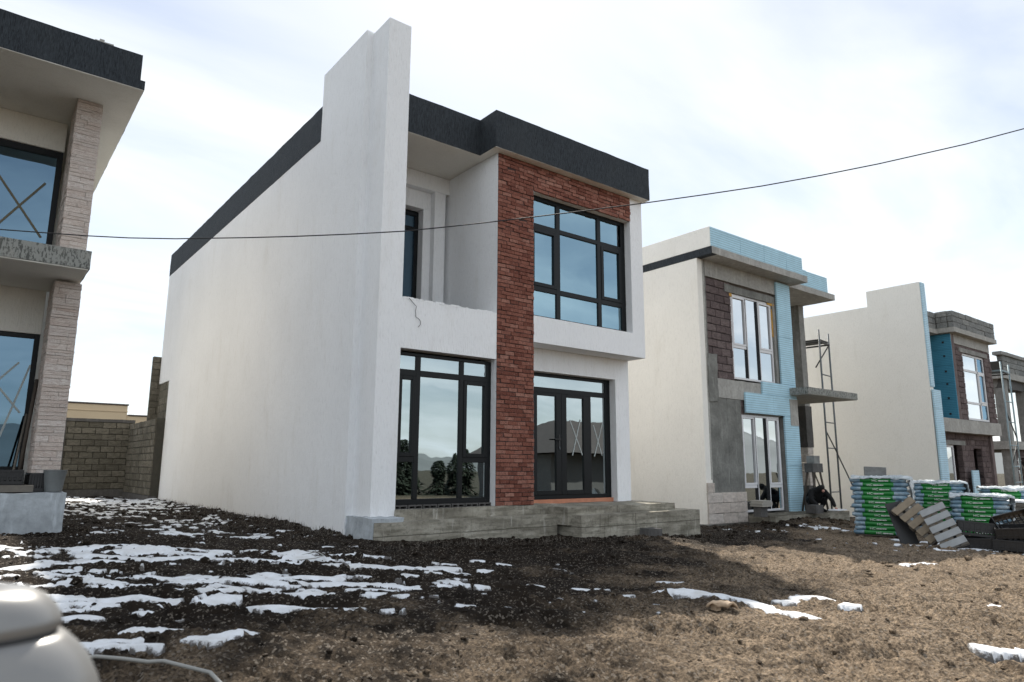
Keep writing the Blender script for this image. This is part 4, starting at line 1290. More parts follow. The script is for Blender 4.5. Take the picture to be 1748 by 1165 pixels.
# two white windows, protective tape still on the frames
def white_window(x0, x1, z0, z1, zr, y, name='window'):
    f = 0.055
    m0 = x0 + (x1 - x0) * 0.36; m1 = x0 + (x1 - x0) * 0.655
    bars = [(x0, x0 + f, z0, z1), (x1 - f, x1, z0, z1), (x0 + f, x1 - f, z1 - f, z1), (x0 + f, x1 - f, z0, z0 + f),
            (m0 - .035, m0 + .035, z0 + f, z1 - f), (m1 - .035, m1 + .035, z0 + f, z1 - f), (x0 + f, m0 - .035, zr - .04, zr + .04), (m1 + .035, x1 - f, zr - .04, zr + .04)]
    sash = [(x0 + f, m0 - .035, zr + .04, z1 - f, .05), (m1 + .035, x1 - f, zr + .04, z1 - f, .05)]
    panes = [(x0 + f + .05, m0 - .085, zr + .09, z1 - f - .05), (m0 + .035, m1 - .035, z0 + f, z1 - f), (m1 + .085, x1 - f - .05, zr + .09, z1 - f - .05),
             (x0 + f, m0 - .035, z0 + f, zr - .04), (m1 + .035, x1 - f, z0 + f, zr - .04)]
    wn = window(H2, y, bars, sash, panes, 'frame_white', 'glass_film', name)
    g = Box()
    for mm in (m0 - .045, m1 - .045): g.add(mm, mm + .012, y - .02, y + .03, z0 + f, z1 - f)
    q = g.build('gasket', 'frame_dark_strip', H2, 0); q.parent = wn
    return wn
white_window(10.77, 12.70, 3.37, 5.655, 4.24, 1.06)
white_window(10.96, 12.76, -0.02, 2.46, 0.62, 1.06)
# balcony with its column, lower pier
rough_box('balcony_slab', 'flaked_concrete', H2, 13.20, 16.0, 0.40, 3.0, 3.10, 3.285, 0.006, .12, 57)
Box().add(13.215, 15.985, 0.415, 3.0, 3.085, 3.101).build('balcony_soffit', 'concrete_pale', H2, 0.003)
rough_box('balcony_column', 'concrete_grey', H2, 16.25, 16.55, 2.20, 2.56, 3.0, 6.36, 0.008, .12, 58)
rough_box('lower_pier', 'concrete_dark', H2, 16.24, 16.62, 2.20, 2.62, 1.75, 3.05, 0.010, .12, 59)
lay(H2, 'block', 'block_beige', 'y', 2.22, 16.26, 16.60, 0.55, 1.75, 0.24, 0.5, 0.3, joint=0.01, seed=25, jit=0.012)
rough_box('lower_pier', 'concrete_dark', H2, 16.22, 16.64, 2.24, 2.62, -0.6, 0.55, 0.010, .12, 60)
rough_box('threshold_slab', 'concrete_step', H2, 10.95, 14.6, 0.22, 1.04, -0.45, -0.055, 0.014, .12, 61)

# things set down in front of it
o = rough_box('concrete_block', 'concrete_dark', None, 10.47, 10.75, 0.30, 0.50, -0.07, 0.17, 0.006, .06, 62)
tag(o, 'brown block under a small pile of tiles at the lower window', 'block')
TP = thing('tile_pile', 'small pile of beige tiles on a brown block at the lower window', 'tiles', (10.62, 0.4, 0.17))
for i in range(5):
    a = random.uniform(-.2, .2)
    q = rough_box('tile', 'tile_pile', TP, 10.44 + random.uniform(-.05, .03), 10.80 + random.uniform(-.04, .08), 0.22, 0.56, 0.172 + i * .030, 0.196 + i * .030, 0.003, .1, 70 + i)
o = rough_box('concrete_block', 'concrete_dark', None, 12.50, 12.86, 0.02, 0.30, -0.05, 0.16, 0.006, .07, 63)
o.rotation_euler = (0, 0, 0)
tag(o, 'brown block lying in front of the crouching worker', 'block')
TR = thing('trestle', 'rough timber trestle behind the crouching worker', 'trestle', (13.75, 0.7, -0.06))
Box().add(13.45, 13.98, 0.55, 0.80, 0.98, 1.22).build('top', 'concrete_dark', TR, 0.006)
for (p, q) in (((13.52, 0.6, 0.98), (13.42, 0.5, -0.06)), ((13.90, 0.6, 0.98), (14.0, 0.5, -0.06)), ((13.52, .76, .98), (13.42, .92, -0.06)), ((13.90, .76, .98), (14.0, .92, -0.06))):
    tube('leg', [p, q], 0.032, 'wood_dark', TR, 4)
tube('brace', [(13.46, .52, .95), (13.95, .50, .15)], 0.022, 'wood_dark', TR, 4)
o = rough_box('grey_block', 'block_grey', None, 13.56, 13.86, 0.56, 0.78, 1.221, 1.43, 0.006, .07, 64)
tag(o, 'grey block resting on the timber trestle', 'block')
o = rough_box('white_board', 'snow_cap', None, 12.95, 13.45, -0.30, -0.05, 0.02, 0.05, 0.004, .1, 65)
tag(o, 'pale offcut lying by the worker\'s hand', 'board')
DR = thing('power_drill', 'black power drill lying on the ground beside the worker', 'drill', (14.0, -0.30, 0.05))
tube('body', [(13.80, -0.32, 0.10), (13.98, -0.36, 0.11), (14.16, -0.40, 0.10)], [0.035, 0.045, 0.03], 'plastic_black', DR, 8)
tube('chuck', [(13.66, -0.29, 0.10), (13.80, -0.32, 0.10)], [0.012, 0.025], 'steel_dark', DR, 8)
tube('grip', [(14.10, -0.38, 0.10), (14.16, -0.52, 0.06)], 0.028, 'plastic_black', DR, 8)
tube('cord', [(14.16, -0.52, 0.05), (14.4, -0.5, 0.12), (14.7, -0.75, 0.03), (15.1, -0.6, -0.05)], 0.006, 'cable_black', DR, 5)

# ================================================================== third house, bare blocks and foam
H3 = thing('unfinished_block_house', 'unfinished house with tall cream fin wall and bare grey block parapet', 'house', (23.0, 6.0, -0.6))
A3 = 20.2
Box().add(A3, A3 + 0.30, 0.0, 13.0, -1.2, 6.80).add(A3, A3 + 0.30, 0.0, 1.78, 6.80, 7.36).build('side_wall', 'stucco_cream', H3, 0)
for (z0, z1) in ((3.78, 5.0), (5.005, 6.2), (6.205, 7.34)):
    box('foam_board', 'foam_board_pale', H3, A3 + 0.03, A3 + 0.30, -0.05, -0.003, z0, z1, 0.004)
for (z0, z1) in ((-0.4, 0.78), (0.785, 1.95), (1.955, 3.05), (3.055, 3.68)):
    box('foam_board', 'foam_board_pale', H3, A3 + 0.04, A3 + 0.62, -0.09, -0.03, z0, z1, 0.004)
Box().add(A3 + .3, A3 + .62, -0.028, 0.3, -0.9, 3.66).build('lower_nib', 'block_brown', H3, 0)
# roof: slab edge and block parapet, stepped forward over the bay
rough_box('roof_slab', 'concrete_pale', H3, A3 + 0.30, 22.2, 0.32, 2.4, 5.84, 5.99, 0.006, .2, 81)
rough_box('roof_slab', 'concrete_pale', H3, 22.2, 26.32, -0.22, 2.4, 5.86, 6.03, 0.006, .2, 82)
Box().add(A3 + .3, 26.3, 2.3, 13.0, 5.86, 6.0).build('roof_deck', 'concrete_grey', H3, 0)
lay(H3, 'block', 'block_grey', 'y', 0.36, A3 + 0.32, 22.25, 6.0, 6.62, 0.205, 0.42, 0.18, joint=0.012, proud=0.008, seed=31)
lay(H3, 'block', 'block_grey', 'y', -0.19, 22.28, 26.28, 6.035, 6.645, 0.203, 0.60, 0.18, joint=0.012, proud=0.010, seed=32)
lay(H3, 'block', 'block_grey', 'x', 22.26, 0.0, 0.36, 6.035, 6.645, 0.203, 0.42, 0.18, joint=0.012, proud=0.008, seed=33)
Box().add(A3 + .3, 22.3, .40, .52, 6.0, 6.6).add(22.30, 26.26, -.15, -.03, 6.04, 6.63).add(22.29, 22.42, -.03, .5, 6.04, 6.63).add(26.1, 26.26, -.03, 13.0, 6.04, 6.63).build('mortar', 'mortar_grey', H3, 0)
# the bay
rough_box('bay_beam', 'concrete_pale', H3, 22.44, 26.10, 0.0, 0.3, 5.52, 5.86, 0.006, .2, 83)
lay(H3, 'block', 'block_brown', 'y', 0.02, 22.44, 26.20, 2.80, 5.52, 0.2, 0.40, 0.18, joint=0.012, proud=0.008, seed=34, holes=[(23.40, 25.50, 2.82, 5.26)])
Box().add(22.46, 23.38, 0.05, 0.25, 2.8, 5.52).add(25.52, 26.18, 0.05, 0.25, 2.8, 5.52).add(23.38, 25.52, 0.05, 0.25, 5.28, 5.52).build('mortar', 'mortar_brown', H3, 0)
rough_box('lintel', 'concrete_grey', H3, 23.1, 25.8, -0.01, 0.2, 5.26, 5.42, 0.006, .12, 84)
Box().add(22.46, 22.7, 0.0, 1.7, 2.8, 5.86).add(25.95, 26.2, 0.25, 13.0, -1.0, 5.86).add(A3 + .3, 26.2, 12.8, 13.0, -1, 5.86).add(A3 + .3, 22.7, 1.7, 1.9, 2.8, 5.86).build('inner_wall', 'block_brown', H3, 0)
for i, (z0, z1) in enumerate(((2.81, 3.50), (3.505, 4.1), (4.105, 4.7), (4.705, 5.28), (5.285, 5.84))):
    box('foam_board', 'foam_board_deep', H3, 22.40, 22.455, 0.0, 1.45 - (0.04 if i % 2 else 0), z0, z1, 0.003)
fx = Box()
for i, zz in enumerate((3.0, 3.55, 4.05, 4.5, 5.05, 5.55)):
    for yy in (0.25, 0.95 if i % 2 else 1.15):
        fx.add(22.392, 22.40, yy - .035, yy + .035, zz - .035, zz + .035)
fx.build('fixing_discs', 'plastic_black', H3, 0.002)
W3 = window(H3, 0.06, [(23.40, 23.47, 2.83, 5.25), (25.43, 25.50, 2.83, 5.25), (23.47, 25.43, 5.18, 5.25), (23.47, 25.43, 2.83, 2.90), (24.78, 24.86, 2.9, 5.18), (23.47, 25.43, 4.60, 4.68), (23.47, 25.43, 3.42, 3.50)],
            [(24.86, 25.43, 3.50, 4.60, .06)], [(23.47, 24.78, 4.68, 5.18), (24.86, 25.43, 4.68, 5.18), (23.47, 24.78, 3.50, 4.60), (24.92, 25.37, 3.56, 4.54), (23.47, 24.78, 2.90, 3.42), (24.86, 25.43, 2.90, 3.42)], 'frame_white',
            ['glass_film', 'glass_deep', 'glass_film', 'glass_deep', 'glass_film', 'glass_deep'], 'window')
rough_box('balcony_beam', 'concrete_pale', H3, A3 + 0.34, 26.36, -0.02, 0.4, 2.34, 2.80, 0.006, .2, 85)
box('balcony_floor', 'concrete_grey', H3, A3 + .3, 26.2, .38, 2.6, 2.5, 2.7, 0)
# ground floor, set back
lay(H3, 'block', 'block_brown', 'y', 0.32, A3 + 0.62, 26.0, -0.60, 2.34, 0.2, 0.40, 0.18, joint=0.012, proud=0.008, seed=35, holes=[(21.30, 23.30, -0.7, 1.94), (24.35, 25.15, -0.7, 1.84)])
Box().add(A3 + .62, 21.29, .36, .52, -.7, 2.34).add(23.32, 24.34, .36, .52, -.7, 2.34).add(25.16, 25.98, .36, .52, -.7, 2.34).add(21.29, 23.32, .36, .52, 1.95, 2.34).add(24.34, 25.16, .36, .52, 1.86, 2.34).build('mortar', 'mortar_brown', H3, 0)
rough_box('lintel', 'concrete_grey', H3, 21.1, 23.6, 0.30, 0.4, 1.93, 2.08, 0.006, .12, 86)
window(H3, 0.40, [(21.30, 21.38, -0.6, 1.93), (21.38, 22.75, 1.84, 1.93), (22.67, 22.75, -0.6, 1.84), (22.05, 22.15, -.6, 1.84), (21.38, 22.75, -.6, -.5)], [], [(21.38, 22.05, -.5, 1.84), (22.15, 22.67, -.5, 1.84)], 'frame_white', ['glass_film', 'glass_film'], 'window')
box('interior_wall', 'interior_grey', H3, A3 + .3, 25.95, 5.0, 5.1, -.9, 5.8, 0)
o = box('foam_board_offcut', 'foam_board_pale', None, 23.45, 24.05, 0.12, 0.17, -0.65, 1.05, 0.004)
tag(o, 'pale blue foam board leaning on the block wall under the concrete beam', 'board')

# ================================================================== fourth house: a concrete skeleton at the right edge
H4 = thing('concrete_shell_house', 'grey concrete shell of a house at the right edge', 'house', (33.0, 5.0, -0.8))
rough_box('roof_slab', 'concrete_pale', H4, 30.6, 38.0, 0.95, 4.0, 5.02, 5.30, 0.008, .3, 91)
lay(H4, 'block', 'block_grey', 'y', 0.98, 30.8, 38.0, 5.30, 6.05, 0.25, 0.5, 0.2, joint=0.012, proud=0.012, seed=41)
Box().add(30.85, 38.0, 1.03, 1.15, 5.3, 6.0).add(30.75, 30.95, 1.0, 9.0, 5.3, 5.8).build('mortar', 'mortar_grey', H4, 0)
rough_box('coping', 'concrete_grey', H4, 30.5, 38.0, 0.90, 1.25, 6.05, 6.20, 0.012, .25, 92)
for x in (30.9, 33.6):
    rough_box('column', 'concrete_grey', H4, x, x + 0.42, 1.05, 1.45, -0.9, 5.05, 0.010, .2, 93)
    rough_box('column', 'concrete_dark', H4, x, x + 0.42, 7.0, 7.4, -0.9, 5.05, 0.010, .3, 94)
rough_box('floor_slab', 'concrete_pale', H4, 30.7, 38.0, 0.95, 9.0, 1.95, 2.30, 0.010, .3, 95)
rough_box('floor_beam', 'concrete_dark', H4, 30.9, 38.0, 1.1, 1.5, 4.62, 5.02, 0.010, .3, 96)
lay(H4, 'block', 'block_brown', 'y', 1.25, 31.32, 33.6, -0.8, 1.95, 0.22, 0.42, 0.2, joint=0.012, seed=42, holes=[(32.2, 33.2, -1, 1.6)])
Box().add(31.32, 32.19, 1.3, 1.42, -.8, 1.95).add(33.21, 33.6, 1.3, 1.42, -.8, 1.95).add(32.19, 33.21, 1.3, 1.42, 1.62, 1.95).build('mortar', 'mortar_brown', H4, 0)
box('back_wall', 'concrete_dark', H4, 30.8, 34.4, 8.8, 9.0, -0.9, 1.9, 0)
box('back_wall', 'concrete_dark', H4, 34.4, 38.0, 8.8, 9.0, -0.9, 5.0, 0)
box('roof_deck', 'concrete_grey', H4, 30.7, 38.0, 3.9, 9.0, 5.05, 5.2, 0)
o = rough_box('leaning_plank', 'wood_grey', None, -0.30, 0.30, -0.02, 0.02, 0, 2.1, 0.004, .2, 97)
o.location = (29.3, -0.4, -0.72); o.rotation_euler = (R(-18), R(16), R(25))
tag(o, 'wide grey board leaning at the concrete shell near the right edge', 'board')

# ================================================================== scaffolds
def scaffold(name, label, A, B, C, D, ztop, zbase, rungs, brace, mat, deckmat):
    """A,B: (x,y) of the front posts; C,D: the posts behind"""
    t = thing(name, label, 'scaffold', ((A[0] + D[0]) / 2, (A[1] + D[1]) / 2, zbase))
    for (p, hh) in ((A, ztop), (B, ztop - .03), (C, ztop - .2), (D, ztop - .22)):
        tube('post', [(p[0], p[1], zbase), (p[0], p[1], hh)], 0.030, mat, t, 7)
    for z in rungs:
        for (p, q) in ((A, B), (C, D)):
            tube('rung', [(p[0], p[1], z), (q[0], q[1], z)], 0.020, mat, t, 6)
    for (p, q) in brace:
        tube('brace', [p, q], 0.022, 'steel_dark', t, 6)
    zt = ztop - .36
    for k in range(3):
        f0, f1 = 0.06 + k * .31, 0.06 + k * .31 + .27
        a0 = Vector((*A, 0)).lerp(Vector((*B, 0)), f0); a1 = Vector((*A, 0)).lerp(Vector((*B, 0)), f1)
        c0 = Vector((*C, 0)).lerp(Vector((*D, 0)), f0); c1 = Vector((*C, 0)).lerp(Vector((*D, 0)), f1)
        V = [(*a0.xy, zt), (*a1.xy, zt), (*c1.xy, zt), (*c0.xy, zt)]; V += [(v[0], v[1], zt + .05) for v in V]
        F = [(3, 2, 1, 0), (4, 5, 6, 7), (0, 1, 5, 4), (1, 2, 6, 5), (2, 3, 7, 6), (3, 0, 4, 7)]
        from_data('deck_plank', V, F, deckmat, t)
    for (p, q) in ((A, B), (C, D), (A, C), (B, D)):
        tube('deck_bearer', [(p[0], p[1], zt - .05), (q[0], q[1], zt - .05)], 0.03, 'steel_dark', t, 6)
    return t
scaffold('scaffold_tower', 'slender grey scaffold tower between the half clad house and the cream fin wall', (16.90, 1.92), (17.74, 2.04), (16.75, 3.6), (17.6, 3.75), 5.58, -0.45,
         (0.35, 1.73, 2.55, 3.3, 4.1), [((16.62, 1.95, 4.30), (17.70, 2.02, 5.15)), ((16.9, 1.93, 2.30), (17.74, 2.02, 1.55)), ((17.74, 2.03, 1.55), (18.35, 1.55, -0.35)), ((16.75, 3.6, 2.4), (17.6, 3.75, .5))], 'steel_tube', 'steel_dark')
scaffold('scaffold_tower', 'pale blue scaffold tower in front of the concrete shell at the right edge', (26.85, -0.1), (27.88, -0.05), (26.75, 1.6), (27.8, 1.7), 5.25, -0.7,
         (0.6, 1.2, 2.0, 2.9, 3.7), [((26.85, -0.1, 3.3), (27.88, -.05, 2.3)), ((27.88, -.05, 2.2), (26.85, -.1, 1.2)), ((26.75, 1.6, 3.3), (27.8, 1.7, 2.3))], 'steel_blue', 'steel_blue')

# ================================================================== packs of insulation on pallets
def pillow(name, L, Dp, Hh, mat, x0=-1.0, x1=1.0, grow=0.0, nx=18, nr=16, sag=0.0, seed=0):
    """rounded slab of wrapped insulation lying along x; x0..x1 cut out a band of it (in units of half length)"""
    from mathutils import noise as mn
    V, F = [], []
    for i in range(nx + 1):
        s = x0 + (x1 - x0) * i / nx
        e = max(0.0, abs(s) - 0.90) / 0.10
        k = max(0.62, math.sqrt(max(0.0, 1 - e * e))) if abs(s) < 0.999 else 0.5
        for j in range(nr):
            t = 2 * math.pi * j / nr
            c, q = math.cos(t), math.sin(t)
            cy_ = math.copysign(abs(c) ** 0.35, c); cz = math.copysign(abs(q) ** 0.62, q)
            n = mn.noise(Vector((s * 5 + seed, c * 2, q * 2))) * 0.010 + mn.noise(Vector((s * 14 + seed, c * 5, q * 5))) * 0.005
            V.append((s * L / 2, cy_ * (Dp / 2 * (0.93 + .07 * k) + grow) + n * .8, Hh / 2 + cz * (Hh / 2 * k * 1.06 + grow) + n * .5))
    for i in range(nx):
        for j in range(nr):
            F.append((i * nr + j, (i + 1) * nr + j, (i + 1) * nr + (j + 1) % nr, i * nr + (j + 1) % nr))
    F.append(tuple(range(nr))); F.append(tuple(nx * nr + j for j in range(nr))[::-1])
    me = bpy.data.meshes.new(name)
    me.from_pydata(V, [], F); me.update()
    for p in me.polygons: p.use_smooth = True
    me.materials.append(MATS[mat])
    return me
PK = [(pillow('film', 1.08, 0.74, 0.104, 'bag_blue', seed=q * 3.1), pillow('band', 1.08, 0.74, 0.104, 'bag_green', -0.62, 0.46, 0.004, nx=10, seed=q * 3.1)) for q in range(4)]

def text_mesh(body, size):
    cu = bpy.data.curves.new('lettering', 'FONT')
    cu.body = body; cu.size = size; cu.extrude = 0.0008; cu.align_x = 'LEFT'
    ob = bpy.data.objects.new('lettering_source', cu)
    COL.objects.link(ob)
    bpy.context.view_layer.update()
    dg = bpy.context.evaluated_depsgraph_get()
    me = bpy.data.meshes.new_from_object(ob.evaluated_get(dg))
    bpy.data.objects.remove(ob)
    return me
def print_mesh():
    """the pack's print: the bold letters HC and a line of small lettering too fine to read"""
    me = text_mesh('HC', 0.062)
    bm = bmesh.new(); bm.from_mesh(me)
    for v in bm.verts: v.co.x *= 1.25
    x = 0.125
    rg = random.Random(5)
    while x < 0.30:
        w_ = rg.uniform(0.012, 0.022)
        r = bmesh.ops.create_cube(bm, size=1.0)
        bmesh.ops.transform(bm, matrix=Matrix.Translation((x + w_ / 2, 0.016, 0)) @ Matrix.Diagonal((w_ * .75, rg.uniform(.014, .026), 0.0012, 1)), verts=r['verts'])
        x += w_
    bmesh.ops.transform(bm, matrix=Matrix.Rotation(R(90), 4, 'X'), verts=bm.verts)
    m2 = bpy.data.meshes.new('lettering'); bm.to_mesh(m2); bm.free()
    m2.materials.append(MATS['print_white'])
    return m2
PRINT = print_mesh()
ORD = ['top', 'second', 'third', 'fourth', 'fifth', 'sixth', 'seventh', 'eighth', 'ninth', 'tenth', 'eleventh', 'twelfth', 'thirteenth']

def pallet_parts(t, L=1.2, Wd=0.8, slats=5, mat='wood_grey', topmat=None, base=True):
    """a wooden pallet in local space: three bearers of blocks, top and bottom boards"""
    topmat = topmat or mat
    for i in range(slats):
        y = -Wd / 2 + (i + .5) * Wd / slats
        box('top_board', topmat, t, -L / 2, L / 2, y - Wd / slats * .36, y + Wd / slats * .36, 0.122, 0.144, 0.003)
    for x in (-L / 2 + .07, 0, L / 2 - .07):
        box('cross_board', mat, t, x - .05, x + .05, -Wd / 2, Wd / 2, 0.100, 0.1215, 0.003)
        for y in (-Wd / 2 + .05, 0, Wd / 2 - .05):
            box('spacer_block', mat, t, x - .07, x + .07, y - .05, y + .05, 0.0225, 0.0995, 0.004)
    for y in (-Wd / 2 + .05, 0, Wd / 2 - .05):
        box('bottom_board', mat, t, -L / 2, L / 2, y - .05, y + .05, 0.0, 0.022, 0.003)

def pack_stack(desc, x, y, z, rot, n, skew=0.0, pitch=0.0905):
    ca, sa = math.cos(rot), math.sin(rot)
    p = thing('wooden_pallet', 'pallet under the ' + desc, 'pallet', (0, 0, 0), 'pallets under the packs')
    pallet_parts(p, 1.0, .78, 5, 'wood_dark')
    p.location = (x, y, z); p.rotation_euler = (0, 0, rot)
    z0 = z + 0.145
    rg = random.Random(int(x * 100))
    for i in range(n):
        k = n - 1 - i
        t = thing('insulation_pack', '%s pack in the %s' % (ORD[k] if k == 0 else ORD[k] + ' from top', desc), 'pack', (0, 0, 0), 'wrapped insulation packs')
        fm, bm_ = rg.choice(PK)
        link_mesh('film', fm, None, t)
        link_mesh('band', bm_, None, t)
        q = link_mesh('lettering', PRINT, None, t)
        q.location = ((-0.26 if k % 2 else -0.11), -0.3760, 0.024)
        dx = rg.uniform(-.02, .02) + (0.015 if i % 2 else -.015)
        dy = rg.uniform(-.012, .012)
        t.location = (x + ca * dx - sa * dy, y + sa * dx + ca * dy, z0 + i * pitch)
        t.rotation_euler = (skew * rg.uniform(-.01, .01), rg.uniform(-.006, .006), rot + rg.uniform(-.012, .012))
    return z0 + n * pitch

def shroud(desc, x, y, z, rot, L=1.1, Dp=0.76, drop=0.5, seed=0, snow=True):
    """crumpled clear film pulled over a stack: flat on top, hanging down the right end"""
    from mathutils import noise as mn
    V, F = [], []
    nu, nv = 34, 16
    for i in range(nu + 1):
        s = i / nu
        for j in range(nv + 1):
            r = j / nv - .5
            px = -L / 2 + s * (L + drop)
            if px < L / 2: X, Z = px, 0.035
            else: X, Z = L / 2 + 0.05 + 0.03 * mn.noise(Vector((s * 9, r * 9, seed))), 0.035 - (px - L / 2)
            n = mn.noise(Vector((px * 4 + seed, r * 5, seed))) * .045 + abs(mn.noise(Vector((px * 11, r * 12, seed + 3)))) * .04
            Zz = Z + n * (1 if px < L / 2 else .3)
            Xx = X + (n * 1.3 if px >= L / 2 else 0)
            fall = max(0, abs(r) - .44) / .06
            V.append((Xx, r * (Dp + .04), Zz - fall * 0.05))
    for i in range(nu):
        for j in range(nv):
            F.append((i * (nv + 1) + j, (i + 1) * (nv + 1) + j, (i + 1) * (nv + 1) + j + 1, i * (nv + 1) + j + 1))
    o = from_data('plastic_sheet', V, F, 'wrap_film', None, True)
    md = o.modifiers.new('thickness', 'SOLIDIFY'); md.thickness = 0.004
    o.location = (x, y, z); o.rotation_euler = (0, 0, rot)
    tag(o, desc, 'plastic sheet', 'plastic sheets over the stacks')
    return o

VD = math.atan2(-0.409, 0.913)             # the stacks stand roughly square to the yard entrance
ROT = R(-66)
t1 = pack_stack('nearest blue and green stack', 11.02, -2.28, -0.44, ROT, 13)
shroud('crumpled clear sheet with snow on the nearest stack', 11.02, -2.28, t1, ROT, drop=.62, seed=1)
t0 = pack_stack('blue green stack right behind the nearest one', 13.75, -2.35, -0.48, ROT + .1, 13, pitch=.084)
shroud('snowy clear sheet on the stack behind the nearest one', 13.75, -2.35, t0, ROT + .1, drop=.35, seed=2)
t2 = pack_stack('low blue green stack behind the black crates', 13.15, -3.42, -0.46, ROT - .04, 9)
shroud('clear sheet slipping off the low stack behind the crates', 13.15, -3.42, t2, ROT - .04, drop=.5, seed=3)
t3 = pack_stack('farthest blue green stack at the right edge', 15.45, -3.25, -0.52, ROT, 11)
shroud('clear sheet on the farthest stack at the right edge', 15.45, -3.25, t3, ROT, drop=.4, seed=4)
o = rough_box('grey_block', 'block_grey', None, -0.21, 0.21, -0.10, 0.10, 0.0, 0.19, 0.006, .07, 66)
o.location = (10.98, -2.22, t1 + 0.05); o.rotation_euler = (0.02, 0.03, ROT + .1)
tag(o, 'grey concrete block weighing down the sheet on the nearest stack', 'block')

# two pallets leaning between the stacks
def set_axes(o, loc, xd, yd):
    X = Vector(xd).normalized(); Y = Vector(yd); Y = (Y - X * Y.dot(X)).normalized(); Z = X.cross(Y)
    o.rotation_euler = Matrix((X, Y, Z)).transposed().to_euler()
    o.location = loc
RT, TW = Vector((.34, -.94, 0)), Vector((-.94, -.34, 0))      # to the right, towards the yard entrance
UPV = Vector((0, 0, 1))
P1 = thing('wooden_pallet', 'dark wooden pallet leaning on the nearest stack, tilted', 'pallet', (0, 0, 0), 'leaning pallets')
pallet_parts(P1, .46, .95, 5, 'wood_grey', 'wood_pale')
set_axes(P1, Vector((9.98, -3.46, 0.06)), RT * .72 + UPV * .60 - TW * .35, -RT * .42 + UPV * .80 - TW * .45)
P2 = thing('wooden_pallet', 'frosted pale slatted pallet leaning in front of the dark one', 'pallet', (0, 0, 0), 'leaning pallets')
pallet_parts(P2, .44, .86, 5, 'wood_grey', 'wood_frosted')
set_axes(P2, Vector((9.78, -3.95, 0.0)), RT * .88 + UPV * .44, -RT * .40 + UPV * .86 - TW * .40)
DP = rough_box('dark_panel', 'plastic_black', None, -.16, .16, -.012, .012, -.45, .45, .004, .12, 130)
set_axes(DP, Vector((9.98, -3.12, 0.0)), RT * .3 - TW * .95, -TW + RT * .2)
DP.rotation_euler = Euler((R(-12), R(-14), R(-50)))
tag(DP, 'dark green sheet panel leaning between the nearest stack and the pallets', 'panel')

# board pile behind the crates
BP = thing('board_pile', 'pile of weathered boards with snow on top, at the right edge', 'boards', (14.6, -4.1, -0.4))
for i in range(9):
    q = rough_box('board', 'wood_grey', BP, 14.0 + random.uniform(-.03, .03), 15.3, -4.75, -3.50 + random.uniform(-.05, .05), -0.42 + i * .085, -0.345 + i * .085, 0.004, .2, 110 + i)
rough_box('snow_cap', 'snow_cap', BP, 14.02, 15.25, -4.7, -3.52, 0.346, 0.385, 0.012, .1, 120)

c1 = crate('black slotted crate lying flat below the leaning pallets', (9.98, -4.32, -0.40), (R(2), R(-3), R(-70)), .60, .40, .26)
crate('black crate with a dark panel standing on the flat crate', (10.12, -4.36, -0.135), (R(-4), R(5), R(-66)), .58, .38, .25, src=c1)
crate('black crate tipped on its side at the right edge', (10.38, -4.86, 0.02), (R(58), R(-16), R(-50)), src=c1)
crate('black crate at the foot of the tipped one', (10.12, -4.93, -0.41), (0, R(2), R(-76)), src=c1)
crate('black crate wedged between the tipped crate and the ground', (10.22, -4.95, -0.17), (R(7), R(-5), R(-68)), src=c1)

# ================================================================== the crouching worker
def skinned(name, nodes, edges, mat, parent, sub=2):
    me = bpy.data.meshes.new(name)
    me.from_pydata([n[:3] for n in nodes], edges, [])
    o = bpy.data.objects.new(name, me)
    COL.objects.link(o)
    bpy.context.view_layer.objects.active = o
    sk = o.modifiers.new('skin', 'SKIN'); sk.use_smooth_shade = True
    lay_ = me.skin_vertices[0] if me.skin_vertices else None
    if lay_ is None:
        o.modifiers.remove(sk)
        with bpy.context.temp_override(object=o, active_object=o):
            bpy.ops.object.modifier_add(type='SKIN')
        lay_ = me.skin_vertices[0]
    for i, n in enumerate(nodes):
        r_ = n[3]
        lay_.data[i].radius = (r_, r_) if not isinstance(r_, tuple) else r_
        lay_.data[i].use_root = (i == 0)
    sb = o.modifiers.new('subdivision', 'SUBSURF'); sb.levels = sub; sb.render_levels = sub
    bpy.context.view_layer.update()
    dg = bpy.context.evaluated_depsgraph_get()
    m2 = bpy.data.meshes.new_from_object(o.evaluated_get(dg))
    bpy.data.objects.remove(o)
    m2.materials.clear(); m2.materials.append(MATS[mat])
    for p in m2.polygons: p.use_smooth = True
    q = link_mesh(name, m2, None, parent)
    return q
PS = thing('person', 'person in black hooded jacket crouching, bent over a piece of work on the ground', 'person', (0, 0, 0))
N = [(0, 0.20, 0.30, .155), (0, 0.06, 0.43, .165), (0, -0.08, 0.53, .165), (0, -0.17, 0.60, .085), (0, -0.25, 0.63, .115), (0, -0.31, 0.58, .085),
     (-.12, 0.16, .29, .115), (-.19, -0.16, .40, .085), (-.17, 0.10, .10, .062), (-.18, 0.00, .035, .05), (-.19, -.12, .03, .04),
     (.12, 0.16, .29, .115), (.20, -0.14, .39, .085), (.18, 0.12, .10, .062), (.19, 0.02, .035, .05), (.20, -.10, .03, .04),
     (-.19, -.10, .53, .082), (-.27, -.20, .33, .062), (-.16, -.38, .16, .045),
     (.19, -.10, .53, .082), (.30, -.22, .33, .062), (.27, -.40, .15, .045)]
Ed = [(0, 1), (1, 2), (2, 3), (3, 4), (4, 5), (0, 6), (6, 7), (7, 8), (8, 9), (9, 10), (0, 11), (11, 12), (12, 13), (13, 14), (14, 15), (2, 16), (16, 17), (17, 18), (2, 19), (19, 20), (20, 21)]
skinned('body', N, Ed, 'cloth_black', PS)
